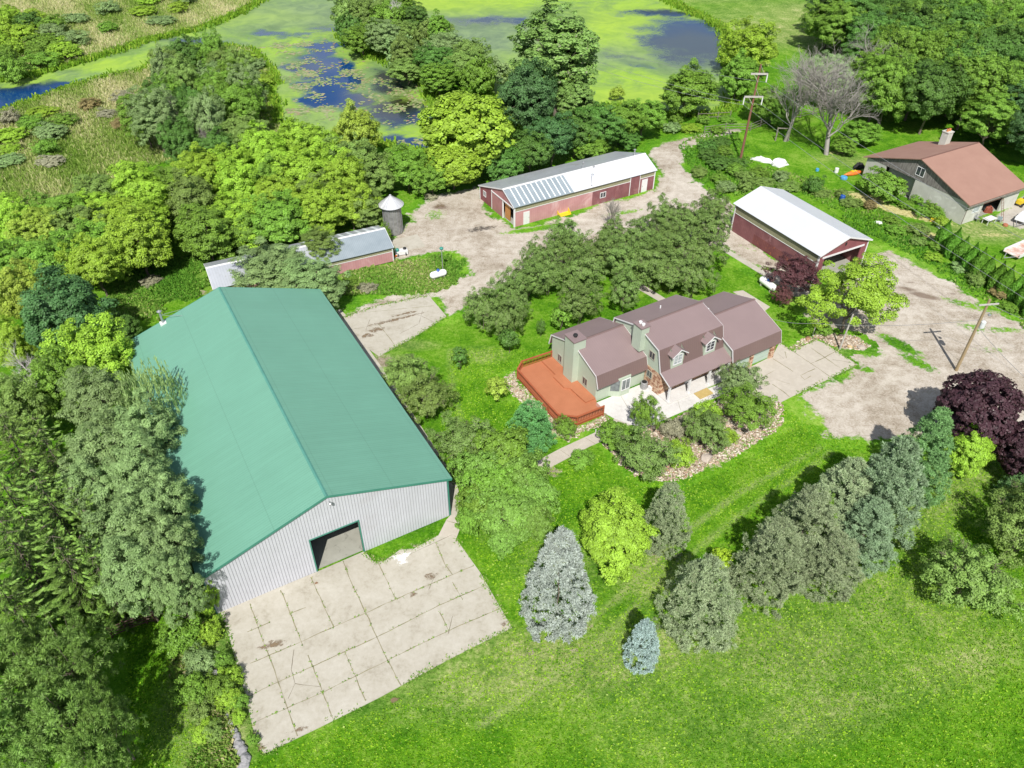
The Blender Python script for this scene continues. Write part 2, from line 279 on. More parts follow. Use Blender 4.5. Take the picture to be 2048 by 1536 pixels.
# ------------------------------------------------------------------ mesh builder
class MB:
    def __init__(s): s.v = []; s.f = []; s.mi = []; s.mats = []
    def m(s, mat):
        if mat not in s.mats: s.mats.append(mat)
        return s.mats.index(mat)
    def add(s, vs, fs, mat):
        b = len(s.v); s.v += [tuple(map(float, v)) for v in vs]; k = s.m(mat)
        for f in fs: s.f.append([i+b for i in f]); s.mi.append(k)
    def box(s, x0, x1, y0, y1, z0, z1, mat):
        s.add([(x0, y0, z0), (x1, y0, z0), (x1, y1, z0), (x0, y1, z0), (x0, y0, z1), (x1, y0, z1), (x1, y1, z1), (x0, y1, z1)],
              [(0, 3, 2, 1), (4, 5, 6, 7), (0, 1, 5, 4), (1, 2, 6, 5), (2, 3, 7, 6), (3, 0, 4, 7)], mat)
    def prism(s, poly, axis, a, b, mat, cap=True):
        """poly = 2-D outline; axis 0: (y,z) extruded along x; 1: (x,z) along y; 2: (x,y) along z"""
        f = {0: lambda p, q: (q, p[0], p[1]), 1: lambda p, q: (p[0], q, p[1]), 2: lambda p, q: (p[0], p[1], q)}[axis]
        n = len(poly); vs = [f(p, a) for p in poly]+[f(p, b) for p in poly]
        fs = [(i, (i+1) % n, n+(i+1) % n, n+i) for i in range(n)]
        if cap: fs += [tuple(range(n))[::-1], tuple(range(n, 2*n))]
        s.add(vs, fs, mat)
    def tube(s, p, q, r0, r1, mat, n=8, cap=True):
        p, q = Vector(p), Vector(q); d = (q-p).normalized(); a = d.orthogonal().normalized(); b = d.cross(a)
        vs = [c+(a*math.cos(2*math.pi*i/n)+b*math.sin(2*math.pi*i/n))*r for c, r in ((p, r0), (q, r1)) for i in range(n)]
        fs = [(i, (i+1) % n, n+(i+1) % n, n+i) for i in range(n)]
        if cap: fs += [tuple(range(n))[::-1], tuple(range(n, 2*n))]
        s.add(vs, fs, mat)
    def lathe(s, prof, mat, c=(0, 0, 0), n=24, axis='z'):
        vs = []; fs = []
        for r, z in prof:
            for i in range(n):
                a = 2*math.pi*i/n
                v = (r*math.cos(a), r*math.sin(a), z) if axis == 'z' else (z, r*math.cos(a), r*math.sin(a))
                vs.append((v[0]+c[0], v[1]+c[1], v[2]+c[2]))
        for k in range(len(prof)-1):
            for i in range(n): fs.append((k*n+i, k*n+(i+1) % n, (k+1)*n+(i+1) % n, (k+1)*n+i))
        fs += [tuple(range(n))[::-1], tuple(range((len(prof)-1)*n, len(prof)*n))]
        s.add(vs, fs, mat)
    def poly(s, pts, z0, z1, mat): s.prism([tuple(p) for p in pts], 2, z0, z1, mat)
    def strip(s, pts, wd, z, mat, rng=None, h=0.0):
        """a flat strip of slightly uneven width along world points"""
        pts = resample(np.array(pts, float), .5); n = len(pts); d = np.gradient(pts, axis=0); d /= np.linalg.norm(d, axis=1)[:, None]+1e-9
        nn = np.stack([-d[:, 1], d[:, 0]], 1); ww = wd*.5*(rng.uniform(.35, 1.5, n) if rng else np.ones(n))
        off = rng.normal(0, wd*.25, n) if rng else np.zeros(n)
        a = pts+nn*(ww+off)[:, None]; b = pts-nn*(ww-off)[:, None]
        vs = [(*p, z) for p in a]+[(*p, z) for p in b]; fs = [(i, n+i, n+i+1, i+1) for i in range(n-1)]
        s.add(vs, fs, mat)
    def split(s, name, parent=None):
        """each disconnected piece becomes an object of its own"""
        up = list(range(len(s.v)))
        def find(i):
            while up[i] != i: up[i] = up[up[i]]; i = up[i]
            return i
        for f in s.f:
            for i in f[1:]: up[find(i)] = find(f[0])
        g = {}
        for f, k in zip(s.f, s.mi): g.setdefault(find(f[0]), []).append((f, k))
        out = []
        for fs in g.values():
            b = MB(); ids = sorted({i for f, _ in fs for i in f}); mp = {i: j for j, i in enumerate(ids)}
            b.v = [s.v[i] for i in ids]; b.mats = s.mats; b.f = [[mp[i] for i in f] for f, _ in fs]; b.mi = [k for _, k in fs]; out.append(b.build(name, parent))
        return out[0]
    def build(s, name, parent=None, smooth=False, loc=None, rz=None):
        me = bpy.data.meshes.new(name); me.from_pydata(s.v, [], s.f); 
        for m in s.mats: me.materials.append(m)
        me.polygons.foreach_set('material_index', s.mi)
        if smooth: me.polygons.foreach_set('use_smooth', [True]*len(s.f))
        me.update(); import bmesh
        bm = bmesh.new(); bm.from_mesh(me); bmesh.ops.recalc_face_normals(bm, faces=bm.faces); bm.to_mesh(me); bm.free()
        o = bpy.data.objects.new(name, me); COL.objects.link(o)
        if parent: o.parent = parent
        if loc is not None: o.location = loc
        if rz is not None: o.rotation_euler = (0, 0, rz)
        return o
def resample(p, step):
    out = [p[0]]
    for a, b in zip(p[:-1], p[1:]):
        k = max(1, int(np.linalg.norm(b-a)/step)); out += [a+(b-a)*i/k for i in range(1, k+1)]
    return np.array(out)
def numesh(name, V, Fq, mats, tint=None, attrs=None, smooth=False, fsize=4):
    me = bpy.data.meshes.new(name); n = len(Fq)
    me.vertices.add(len(V)); me.vertices.foreach_set('co', np.asarray(V, np.float32).ravel())
    me.loops.add(n*fsize); me.loops.foreach_set('vertex_index', np.asarray(Fq, np.int32).ravel())
    me.polygons.add(n); me.polygons.foreach_set('loop_start', np.arange(n, dtype=np.int32)*fsize)
    me.update(calc_edges=True)
    if smooth: me.polygons.foreach_set('use_smooth', np.ones(n, bool))
    for m in mats: me.materials.append(m)
    if tint is not None:
        a = me.attributes.new('tint', 'FLOAT', 'FACE'); a.data.foreach_set('value', np.asarray(tint, np.float32))
    for k, v in (attrs or {}).items():
        a = me.attributes.new(k, 'FLOAT', 'POINT'); a.data.foreach_set('value', np.asarray(v, np.float32))
    return me
def link(name, me, parent=None, loc=None):
    o = bpy.data.objects.new(name, me); COL.objects.link(o)
    if parent: o.parent = parent
    if loc is not None: o.location = loc
    return o

# ------------------------------------------------------------------ plane regions
def sdist(P, poly):
    """signed distance (inside positive) of points to polygon"""
    n = len(poly); d = np.full(len(P), 1e9); ins = np.zeros(len(P), bool); x, y = P[:, 0], P[:, 1]
    for i in range(n):
        a, b = poly[i], poly[(i+1) % n]; ab = b-a
        t = np.clip(((P-a)@ab)/(ab@ab+1e-9), 0, 1); q = a+t[:, None]*ab; d = np.minimum(d, np.hypot(*(P-q).T))
        c = ((a[1] > y) != (b[1] > y)); ins ^= c & (x < (b[0]-a[0])*(y-a[1])/(b[1]-a[1]+1e-12)+a[0])
    return np.where(ins, d, -d)
def wob(P, amp, s, seed=0):
    r = np.random.RandomState(seed); o = np.zeros_like(P)
    for k in range(5):
        f = s*1.7**k; a = r.uniform(0, 6.28, 4); g = r.normal(0, 1, (4, 2))
        o[:, 0] += np.sin(P@g[0]*f+a[0])*np.cos(P@g[1]*f+a[1])/1.5**k; o[:, 1] += np.sin(P@g[2]*f+a[2])*np.cos(P@g[3]*f+a[3])/1.5**k
    return P+o*amp
def blobs(P, L):
    """L: (photo x, photo y, radius across, radius deep, strength[, angle]) -> soft patches in world metres"""
    o = np.zeros(len(P))
    for b in L:
        c = at(b[0], b[1]); d = P-c; a = R(b[5]) if len(b) > 5 else 0
        u = d[:, 0]*math.cos(a)+d[:, 1]*math.sin(a); v = -d[:, 0]*math.sin(a)+d[:, 1]*math.cos(a)
        o = np.maximum(o, b[4]*np.clip(1.35-np.sqrt((u/b[2])**2+(v/b[3])**2), 0, 1))
    return o
def pline(P, pts, half, soft):
    poly = W(pts); d = np.full(len(P), 1e9)
    for a, b in zip(poly[:-1], poly[1:]):
        ab = b-a; t = np.clip(((P-a)@ab)/(ab@ab), 0, 1); d = np.minimum(d, np.hypot(*(P-a-t[:, None]*ab).T))
    return np.clip((half+soft-d)/soft, 0, 1), d

LAKE = W([(-60, 170), (0, 160), (96, 140), (212, 106), (294, 79), (393, 58), (472, 27), (520, 0), (570, -40), (730, -40), (702, 30), (686, 75), (738, 108), (802, 132), (850, 160), (880, 220), (905, 300), (880, 314), (770, 290), (700, 275), (640, 277), (570, 257), (540, 240), (550, 215), (530, 175), (545, 160), (530, 130), (500, 100), (440, 92), (370, 97), (330, 110), (290, 140), (230, 150), (150, 172), (60, 205), (0, 225), (-80, 245)])
POND = W([(785, -50), (1290, -50), (1345, 5), (1410, 35), (1452, 60), (1455, 90), (1460, 130), (1480, 190), (1450, 228), (1330, 230), (1250, 212), (1170, 217), (1050, 262), (1000, 240), (950, 150), (900, 100), (840, 60), (800, 20)])
DRY = [(1520, 60, 25, 14, .8), (1700, 30, 34, 14, .85), (1950, 10, 40, 14, .8), (1350, -10, 30, 10, .7), (1760, 330, 9, 3, .8, -20), (1990, 460, 8, 3.5, .9), (1830, 480, 3, 2, .5),
       (1150, 1330, 14, 3, .8, 10), (1100, 1300, 7, 2, .9), (1560, 1300, 10, 4, .6), (1800, 1200, 9, 5, .5), (1650, 1420, 7, 2, .6, 15), (1900, 1330, 8, 2, .6, 20), (1850, 1010, 10, 3, .6, 30), (1900, 960, 8, 2.5, .6, 20),
       (400, 1350, 2.2, 5, .8), (440, 1470, 2.5, 3, .9), (480, 1350, 1, 4, .6), (980, 1030, 1.5, 3, .4), (960, 710, 3, 1.5, .5), (780, 730, 3, 1.8, .7), (820, 690, 3, 1, .6),
       (1700, 1330, 8, 4, .25), (1350, 1420, 8, 4, .3), (930, 1350, 5, 2, .35), (1850, 560, 2, 5, .4), (700, 545, 6, 2, .3), (330, 560, 6, 4, .4), (1100, 820, 2, 3, .4), (1130, 1130, 4, 3, .4), (1300, 1150, 3, 3, .6),
       (1470, 660, 2, 1, .3), (1650, 700, 3, 1, .5)]
BARE = [(760, 725, 2.6, 1.6, .75), (300, 545, 4, 2, .5), (1320, 1110, 1.3, 2.2, .6, -10), (1105, 945, 1.2, 1.0, .8), (870, 390, 4, 2, .5), (680, 615, 2, 1.4, .5), (1465, 1380, .01, .01, 0), (1060, 1305, .7, .5, .8),
        (1172, 1255, .8, .4, .75, 20), (1148, 1300, .9, .4, .7, 15), (830, 1090, .7, .3, .7), (400, 585, 2, 1, .6), (445, 690, 0.1, .1, 0), (1880, 480, 2, 1, .4), (1560, 330, 2, 1, .5), (1730, 700, 2.2, 1.2, .5), (1080, 1380, .4, .3, .7), (1180, 1385, .4, .3, .7)]
STRAW = [(1790, 420, 10, 1.6, .9, -35), (1860, 470, 8, 1.4, .8, -38), (1730, 395, 5, 1.8, .8, -30), (820, 625, 5, .9, .75, 20), (760, 640, 3, 1, .7, 20), (1680, 305, 4, 1.5, .6), (1990, 470, 4, 1, .6)]
MARSHP = [W([(-700, 700), (-100, 480), (60, 420), (200, 380), (300, 330), (420, 310), (560, 280), (650, 262), (700, 255), (560, 60), (440, 60), (200, 120), (0, 150), (-500, 260)]),
          W([(-1500, 260), (0, 190), (150, 150), (350, 90), (480, 40), (560, -10), (620, -60), (400, -200), (-600, -200), (-2000, 0)])]
YARD = W([(660, 640), (700, 615), (770, 592), (865, 578), (905, 562), (935, 545), (925, 520), (905, 508), (862, 506), (800, 522), (786, 522), (780, 478), (800, 452), (825, 440), (812, 425), (850, 402), (880, 385), (935, 378), (960, 370), (985, 432), (1030, 455), (1100, 442), (1200, 408), (1310, 380), (1318, 345), (1290, 300), (1350, 278), (1400, 268), (1480, 252), (1484, 264), (1405, 284), (1374, 303), (1368, 330), (1390, 360), (1440, 395), (1475, 410), (1476, 455), (1555, 520), (1640, 575), (1660, 560), (1735, 505), (1780, 500), (1800, 508), (1858, 543), (1917, 567), (1961, 608), (2048, 645), (2160, 700), (2300, 830), (2200, 930), (2060, 925), (1900, 880), (1730, 885), (1655, 872), (1625, 838), (1600, 800), (1580, 797), (1715, 730), (1650, 684), (1630, 670), (1620, 640), (1600, 602), (1570, 592), (1520, 545), (1438, 492), (1400, 500), (1300, 505), (1180, 520), (1080, 548), (1010, 575), (960, 600), (925, 620), (893, 634), (870, 592), (690, 640)])
MUD = [(925, 460, 5, 1.2, .45, 12), (1255, 655, 1, 1, 0), (1850, 592, 2.5, .8, .9, -25), (1905, 588, .8, .5, .6), (1815, 578, 1.8, .6, .8, -25), (1690, 770, 3, .8, .35, 10), (1900, 700, 1, .5, .5), (1820, 565, 1, .4, .7), (990, 520, 6, 1.2, .4, 25), (1360, 360, 2.5, 1, .45), (880, 415, 1.6, .8, .8), (980, 640, 1, .6, .4), (1340, 320, 1.5, .6, .5)]
GRASSY = [(1800, 690, 1.2, 3.4, .95, 38), (1835, 725, 1.0, 2.6, .9, 40), (1935, 610, 4, 1.2, .7, -30), (1945, 655, 2.5, 1.4, .6, -30), (1985, 700, 3, 1, .5), (2010, 660, 3, .8, .7), (1740, 705, 1.8, 1.2, .85), (1735, 740, 1.0, .8, .8), (1200, 400, 5, 1.2, .75, 20), (1250, 425, 4, .8, .7, 20), (870, 430, 2, 2.4, .6), (1700, 560, 3, 1, .35), (985, 405, 1.6, 3, .95, -20), (1060, 460, 5, .8, .9, 15), (1100, 452, 5, .7, .8, 15), (1820, 520, 5, .8, .5, -20), (1560, 545, 7, .7, .7, -33), (1490, 495, 3, .5, .5, -33)]
TR1 = [(905, 1420), (1030, 1345), (1150, 1265), (1230, 1200), (1310, 1120), (1390, 1050), (1480, 985), (1570, 935), (1640, 895)]
TR2 = [(960, 1450), (1080, 1372), (1190, 1290), (1270, 1215), (1345, 1140), (1410, 1085), (1500, 1015), (1590, 955), (1660, 905)]
def attrs_for(P, marsh=True):
    d = {'dry': blobs(P, DRY), 'bare': blobs(P, BARE), 'straw': blobs(P, STRAW)}
    Q = wob(P, 1.2, .35, 3); mm = np.zeros(len(P))
    for k in MARSHP: mm = np.maximum(mm, np.clip(sdist(Q, k)/3, 0, 1))
    d['marsh'] = mm
    a, _ = pline(P, TR1, .12, .3); b, _ = pline(P, TR2, .12, .3); n = np.sin(P[:, 0]*1.3)*np.cos(P[:, 1]*.9+P[:, 0]*.4)
    d['track'] = np.clip(np.maximum(a, b)*(.75+.35*n), 0, 1)
    c, _ = pline(P, [(900, 700), (905, 780), (925, 850), (990, 900)], .15, .35); d['track'] = np.maximum(d['track'], c*.5)
    return d
def axis(a, b, fa, fb, st, st2, far):
    mid = np.arange(fa, fb, st); l = np.arange(a, fa, st2); r = np.arange(fb, b, st2)
    g = np.cumsum(st2*1.3**np.arange(1, 28)); g = g[g < far]
    return np.concatenate([(a-g)[::-1], l, mid, r, b+g])
gx = axis(-150, 150, -50, 70, .33, .7, 3000); gy = axis(8, 260, 16, 108, .33, .7, 3000)
X, Yg = np.meshgrid(gx, gy); P = np.stack([X.ravel(), Yg.ravel()], 1)
near = (np.abs(P[:, 0]) < 200) & (P[:, 1] < 330)
zz = np.zeros(len(P)); wd = np.full(len(P), -99.)
PW = wob(P, .45, .8, 1)
for k in (LAKE, POND): wd[near] = np.maximum(wd[near], sdist(PW[near], k))
zz = -np.clip((wd+.7)/1.6, 0, 1)*.9
A = {k: np.zeros(len(P)) for k in ('dry', 'bare', 'straw', 'marsh', 'track')}
for k, v in attrs_for(P[near]).items(): A[k][near] = v
A['dry'] = np.where(near, A['dry'], .35)
ny, nx = len(gy), len(gx); I = np.arange(nx*ny).reshape(ny, nx)
Fq = np.stack([I[:-1, :-1], I[:-1, 1:], I[1:, 1:], I[1:, :-1]], -1).reshape(-1, 4)
g = link('ground', numesh('ground', np.column_stack([P, zz]), Fq, [GROUND], attrs=A, smooth=True)); tag(g, 'green lawn and marshy meadow running back from the yard to the ponds', kind='structure')

def sheet(name, poly, z, mat, step, warp, label, grow=1.2, extra=None, kind='structure', seed=5):
    lo, hi = poly.min(0)-grow-1, poly.max(0)+grow+1
    x = np.arange(lo[0], hi[0], step); y = np.arange(lo[1], hi[1], step); X, Y = np.meshgrid(x, y); P = np.stack([X.ravel(), Y.ravel()], 1)
    e = sdist(wob(P, warp, .7, seed), poly)
    I = np.arange(len(P)).reshape(len(y), len(x)); Q = np.stack([I[:-1, :-1], I[:-1, 1:], I[1:, 1:], I[1:, :-1]], -1).reshape(-1, 4)
    keep = (e[Q] > -grow).any(1); Q = Q[keep]; u, inv = np.unique(Q, return_inverse=True); P = P[u]; e = e[u]
    at_ = {'edge': e}; 
    if extra: at_.update(extra(P))
    o = link(name, numesh(name, np.column_stack([P, np.full(len(P), z)]), inv.reshape(-1, 4), [mat], attrs=at_, smooth=True))
    return tag(o, label, kind=kind)
RUTS = [[(1640, 850), (1720, 790), (1790, 720), (1840, 640), (1800, 570), (1745, 520)], [(1660, 820), (1800, 770), (1920, 790), (2100, 860)], [(905, 640), (940, 590), (1010, 545), (1100, 490), (1240, 440), (1340, 385), (1345, 330), (1390, 280), (1470, 258)], [(935, 560), (920, 480), (940, 430), (1010, 470), (1090, 480)], [(1450, 480), (1540, 540), (1640, 590)]]
def yard_extra(P):
    d = attrs_for(P); Q = wob(P, .25, .3, 12); ru = np.zeros(len(P))
    for k in RUTS: _, dd = pline(Q, k, .1, .1); ru = np.maximum(ru, np.clip(1-np.abs(dd-.85)/.35, 0, 1)*.9)
    d['rut'] = ru; d['mud'] = blobs(P, MUD); d['grassy'] = blobs(P, GRASSY); return d
sheet('gravel_yard', YARD, .010, GRAVEL, .4, .35, 'pale dirt and gravel yard winding past the barns and house', extra=yard_extra)
def water_extra(P):
    Q = wob(P, 2.2, .12, 9)
    return {'open': blobs(Q, [(625, 95, 4, 9, 1.0, 10), (655, 150, 4.5, 13, 1.3, 20), (690, 195, 5, 6, 1.1, 20), (640, 185, 5, 8, 1.2, 20), (620, 130, 4, 8, 1.1), (600, 110, 3, 6, .7), (780, 160, 5, 9, .9, 15), (800, 215, 7, 10, 1.0, 10), (835, 285, 9, 4, 1.2), (60, 178, 10, 4.5, 1.2, 18), (150, 163, 10, 2, .95, 22), (0, 205, 12, 6, 1.3), (390, 80, 13, 3.5, .72), (560, 64, 7, 3, .7), (650, 52, 8, 4, .7), (1000, 42, 15, 6, .66), (1395, 75, 12, 20, 1.0), (1335, 22, 13, 6, .8), (1240, 108, 10, 3, .5, -20), (1280, 130, 8, 2, .6, -20)]),
            'brown_reflection': blobs(P, [(800, 195, 8, 13, 1.0), (775, 150, 5, 6, .9), (20, 160, 9, 5, .8), (1330, 18, 12, 6, .8)]),  # dark brown reflection painted into the open water colour
            'murk_and_reflection': blobs(Q, [(620, 25, 26, 16, .9), (560, 150, 6, 12, .6), (650, 235, 12, 7, .55), (960, 70, 20, 20, 1), (1400, 95, 14, 22, 1), (380, 82, 20, 5, .7), (1250, 110, 15, 8, .9), (740, 170, 5, 14, .6), (760, 280, 9, 3, .5), (820, 150, 5, 8, .3), (200, 150, 14, 3, .4)]),  # murky water; in open patches also greys the colour for reflected cloud
            'lime': blobs(Q, [(1250, 50, 12, 20, .8), (1250, 190, 18, 6, .9), (900, 5, 18, 12, .8), (700, 128, 3, 6, .8), (250, 120, 22, 4, .7, 15), (500, 30, 12, 8, .5)])}
sheet('pond', LAKE, -.32, WATER, 1.0, 0, 'channel of duckweed covered water with dark blue open patches', grow=2, extra=water_extra, seed=1)
sheet('pond', POND, -.32, WATER, 1.0, 0, 'lime green duckweed pond beyond the tall poplar', grow=2, extra=water_extra, seed=1)
# ------------------------------------------------------------------ concrete, paths, decks of stone
rng = np.random.RandomState(7)
def pad(name, px, z, mat, label, joints=(), cracks=(), jw=.06, world=None, th=.12):
    pts = W(px) if world is None else world
    b = MB(); b.poly(pts, z-th, z, mat)
    for j in joints: b.strip(W(j), jw, z+.004, JOINT, rng)
    for j in cracks: b.strip(W(j), jw*.6, z+.006, JOINTD, rng)
    return tag(b.build(name), label, kind='structure')
def decal(x, y, rx, ry, z, mat, name='stain', a=0, seed=1):
    c = at(x, y); n = 40; V = [(*c, z)]; F_ = []; fade = [1.0]; r = np.random.RandomState(seed)
    for k in (1, 2):
        for i in range(n):
            t = 2*math.pi*i/n; s = k/2*(1+.15*math.sin(3*t+seed)+.1*math.sin(5*t)); u, v = rx*s*math.cos(t), ry*s*math.sin(t)
            V.append((c[0]+u*math.cos(a)-v*math.sin(a), c[1]+u*math.sin(a)+v*math.cos(a), z)); fade.append(.75 if k == 1 else -.35)
    F_ = [(0, 1+i, 1+(i+1) % n) for i in range(n)]
    F_ += [q for i in range(n) for q in ((1+i, 1+n+i, 1+n+(i+1) % n), (1+i, 1+n+(i+1) % n, 1+(i+1) % n))]
    return link(name, numesh(name, V, F_, [mat], attrs={'fade': fade}, fsize=3))
JL = [[(500, 1328), (600, 1285), (730, 1227), (840, 1178), (947, 1132)], [(493, 1396), (560, 1363), (752, 1276), (877, 1212), (972, 1171)], [(517, 1442), (645, 1386), (777, 1320), (893, 1264), (997, 1219)],
      [(500, 1208), (520, 1265), (545, 1330), (595, 1473)], [(562, 1181), (580, 1225), (606, 1292)], [(616, 1311), (640, 1370), (666, 1438)], [(622, 1155), (645, 1205), (668, 1256)], [(686, 1123), (705, 1170), (732, 1227), (765, 1300), (802, 1372)],
      [(757, 1126), (775, 1165), (792, 1198)], [(872, 1086), (890, 1130), (905, 1150)], [(690, 1305), (712, 1355), (731, 1403)], [(583, 1227), (612, 1215)], [(495, 1265), (540, 1245)], [(905, 1165), (925, 1200)], [(880, 1225), (897, 1262)]]
CK = [[(588, 1300), (583, 1340), (590, 1368), (577, 1398)], [(590, 1368), (640, 1374)], [(760, 1118), (800, 1118), (905, 1070)], [(905, 1233), (897, 1268)], [(858, 1180), (870, 1150)]]
p1 = pad('concrete_apron', [(441, 1222), (540, 1183), (637, 1143), (729, 1103), (748, 1124), (770, 1122), (800, 1100), (828, 1098), (875, 1072), (912, 1078), (960, 1145), (1024, 1256), (900, 1318), (760, 1395), (640, 1455), (527, 1509), (512, 1480), (485, 1370), (460, 1280)], .05, CONC, 'wide cracked concrete apron in front of the green roofed barn', JL, CK)
for i, (x, y, rx, ry, mt, nm) in enumerate([(803, 1117, 1.0, .95, ST_WHITE, 'spill'), (862, 1153, .85, .5, ST_BROWN, 'stain'), (826, 1190, .5, .35, ST_BROWN, 'stain'), (633, 1167, .25, .2, ST_ORANGE, 'stain'), (545, 1290, 1.6, .5, ST_BROWN, 'stain'), (600, 1460, 1.2, .25, ST_BROWN, 'stain'), (1010, 1248, .6, .4, ST_BROWN, 'stain'), (525, 1493, .6, .4, ST_BROWN, 'stain'), (790, 1440-40, .5, .25, ST_BROWN, 'stain')]):
    d = decal(x, y, rx, ry, .058+.0005*i, mt, nm, .3, i); d.parent = p1
pad('footpath', [(876, 1073), (893, 1040), (902, 1030), (926, 1036), (920, 1058), (912, 1079)], .045, CONC2, 'short concrete walk leading off the apron corner', [[(893, 1042), (922, 1050)]], jw=.05)
pad('footpath', [(903, 1031), (925, 1036), (922, 1000), (910, 955), (860, 880), (785, 765), (725, 680), (700, 640), (680, 618), (674, 622), (712, 690), (795, 815), (893, 962)], .035, CONC, 'narrow concrete strip along the right wall of the green roofed barn', jw=.05)
p2 = pad('concrete_pad', [(686, 636), (755, 612), (858, 592), (893, 633), (828, 675), (758, 713), (725, 690)], .05, CONC, 'old stained concrete pad beside the rear corner of the green roofed barn', [[(757, 648), (789, 690)], [(735, 625), (868, 612)]], [[(700, 660), (760, 650), (830, 625)], [(820, 622), (868, 645)], [(845, 622), (838, 648), (800, 668)], [(740, 640), (732, 660), (755, 668)]])
for i, (x, y, rx, ry, a) in enumerate([(790, 640, 5.5, .4, .42), (755, 660, 1.6, .7, .4), (735, 672, 1.2, .6, .4), (810, 628, 2.6, .3, .42)]):
    d = decal(x, y, rx, ry, .058+.0005*i, ST_BROWN, 'stain', a, i+20); d.parent = p2
pad('concrete_pad', [(782, 481), (835, 469), (851, 494), (796, 505)], .05, CONC, 'small concrete pad between the corn crib and the pink shed')
GJ = [[(1546, 718), (1565, 730), (1586, 744)], [(1585, 703), (1610, 720), (1647, 745), (1660, 754)], [(1621, 696), (1650, 716), (1680, 737)], [(1621, 728), (1650, 715), (1672, 703)], [(1530, 752), (1548, 742)], [(1545, 769), (1565, 783), (1579, 795)], [(1553, 760), (1580, 769)], [(1601, 753), (1609, 760), (1622, 753)], [(1570, 704), (1573, 717)], [(1630, 738), (1600, 752)]]
pad('driveway', [(1559, 686), (1585, 702), (1632, 681), (1648, 687), (1715, 730), (1650, 762), (1579, 796), (1560, 806), (1500, 802), (1466, 775), (1470, 745), (1500, 735), (1545, 712)], .05, CONC2, 'pale concrete driveway slab in front of the garage doors', GJ, [[(1665, 720), (1685, 723), (1700, 726)], [(1555, 708), (1568, 718)]], jw=.07)
pad('patio', [(1188, 808), (1215, 797), (1285, 768), (1319, 794), (1334, 806), (1370, 793), (1445, 768), (1480, 760), (1490, 770), (1433, 795), (1346, 832), (1322, 843), (1290, 856), (1262, 850), (1229, 838), (1208, 826)], .06, CONC3, 'bright white concrete patio and front walk beside the sage house', [[(1355, 800), (1362, 824)], [(1410, 780), (1418, 800)], [(1240, 790), (1275, 848)]], jw=.03)
pad('footpath', [(1229, 838), (1262, 850), (1240, 868), (1180, 893), (1096, 938), (1060, 930), (1120, 898), (1185, 868), (1205, 858)], .055, CONC2, 'concrete front walk running down from the patio to the lawn', [[(1120, 900), (1140, 914)], [(1170, 876), (1190, 888)]], jw=.04)
pad('footpath', [(1222, 545), (1230, 540), (1280, 566), (1332, 598), (1322, 605), (1270, 575)], .035, CONC2, 'narrow concrete walk crossing under the apple trees behind the house')
pad('footpath', [(1466, 584), (1486, 581), (1540, 614), (1530, 622), (1500, 606)], .035, CONC2, 'pale concrete slab behind the garage end of the house')
pad('footpath', [(1437, 497), (1445, 493), (1500, 525), (1560, 562), (1612, 595), (1606, 600), (1540, 560)], .04, CONC, 'tan concrete edge strip along the lane by the white roofed shed')
sheet('neighbour_drive', W([(1990, 425), (2008, 415), (2035, 395), (2080, 380), (2160, 440), (2048, 460), (2010, 452), (1985, 440)]), .02, GRAVEL2, .4, .15, 'pale slab drive outside the neighbouring block building', extra=yard_extra)
BED = W([(1205, 884), (1232, 920), (1264, 952), (1293, 961), (1340, 962), (1372, 958), (1457, 922), (1520, 885), (1572, 846), (1568, 815), (1552, 803), (1500, 804), (1440, 798), (1380, 822), (1330, 846), (1270, 856)])
BED2 = W([(1035, 740), (1012, 752), (1008, 775), (1040, 805), (1075, 835), (1110, 870), (1130, 888), (1175, 866), (1225, 838), (1210, 826), (1160, 850), (1110, 835), (1040, 770)])
BED3 = W([(1575, 700), (1590, 700), (1640, 680), (1652, 690), (1690, 700), (1735, 698), (1742, 690), (1720, 672), (1690, 668), (1640, 665), (1600, 680)])
def gbed(poly, lab, seed):
    return sheet('rock_bed', poly, .016, BEDM, .3, .25, lab, grow=.6, extra=yard_extra, seed=seed)
BEDM = make_gravel_mat('rock_mulch', (.42, .33, .24))
gbed(BED, 'stone mulch bed along the front of the house', 2); gbed(BED2, 'stone mulch strip around the orange deck', 3); gbed(BED3, 'earth and stone bed around the yard light tree', 4)

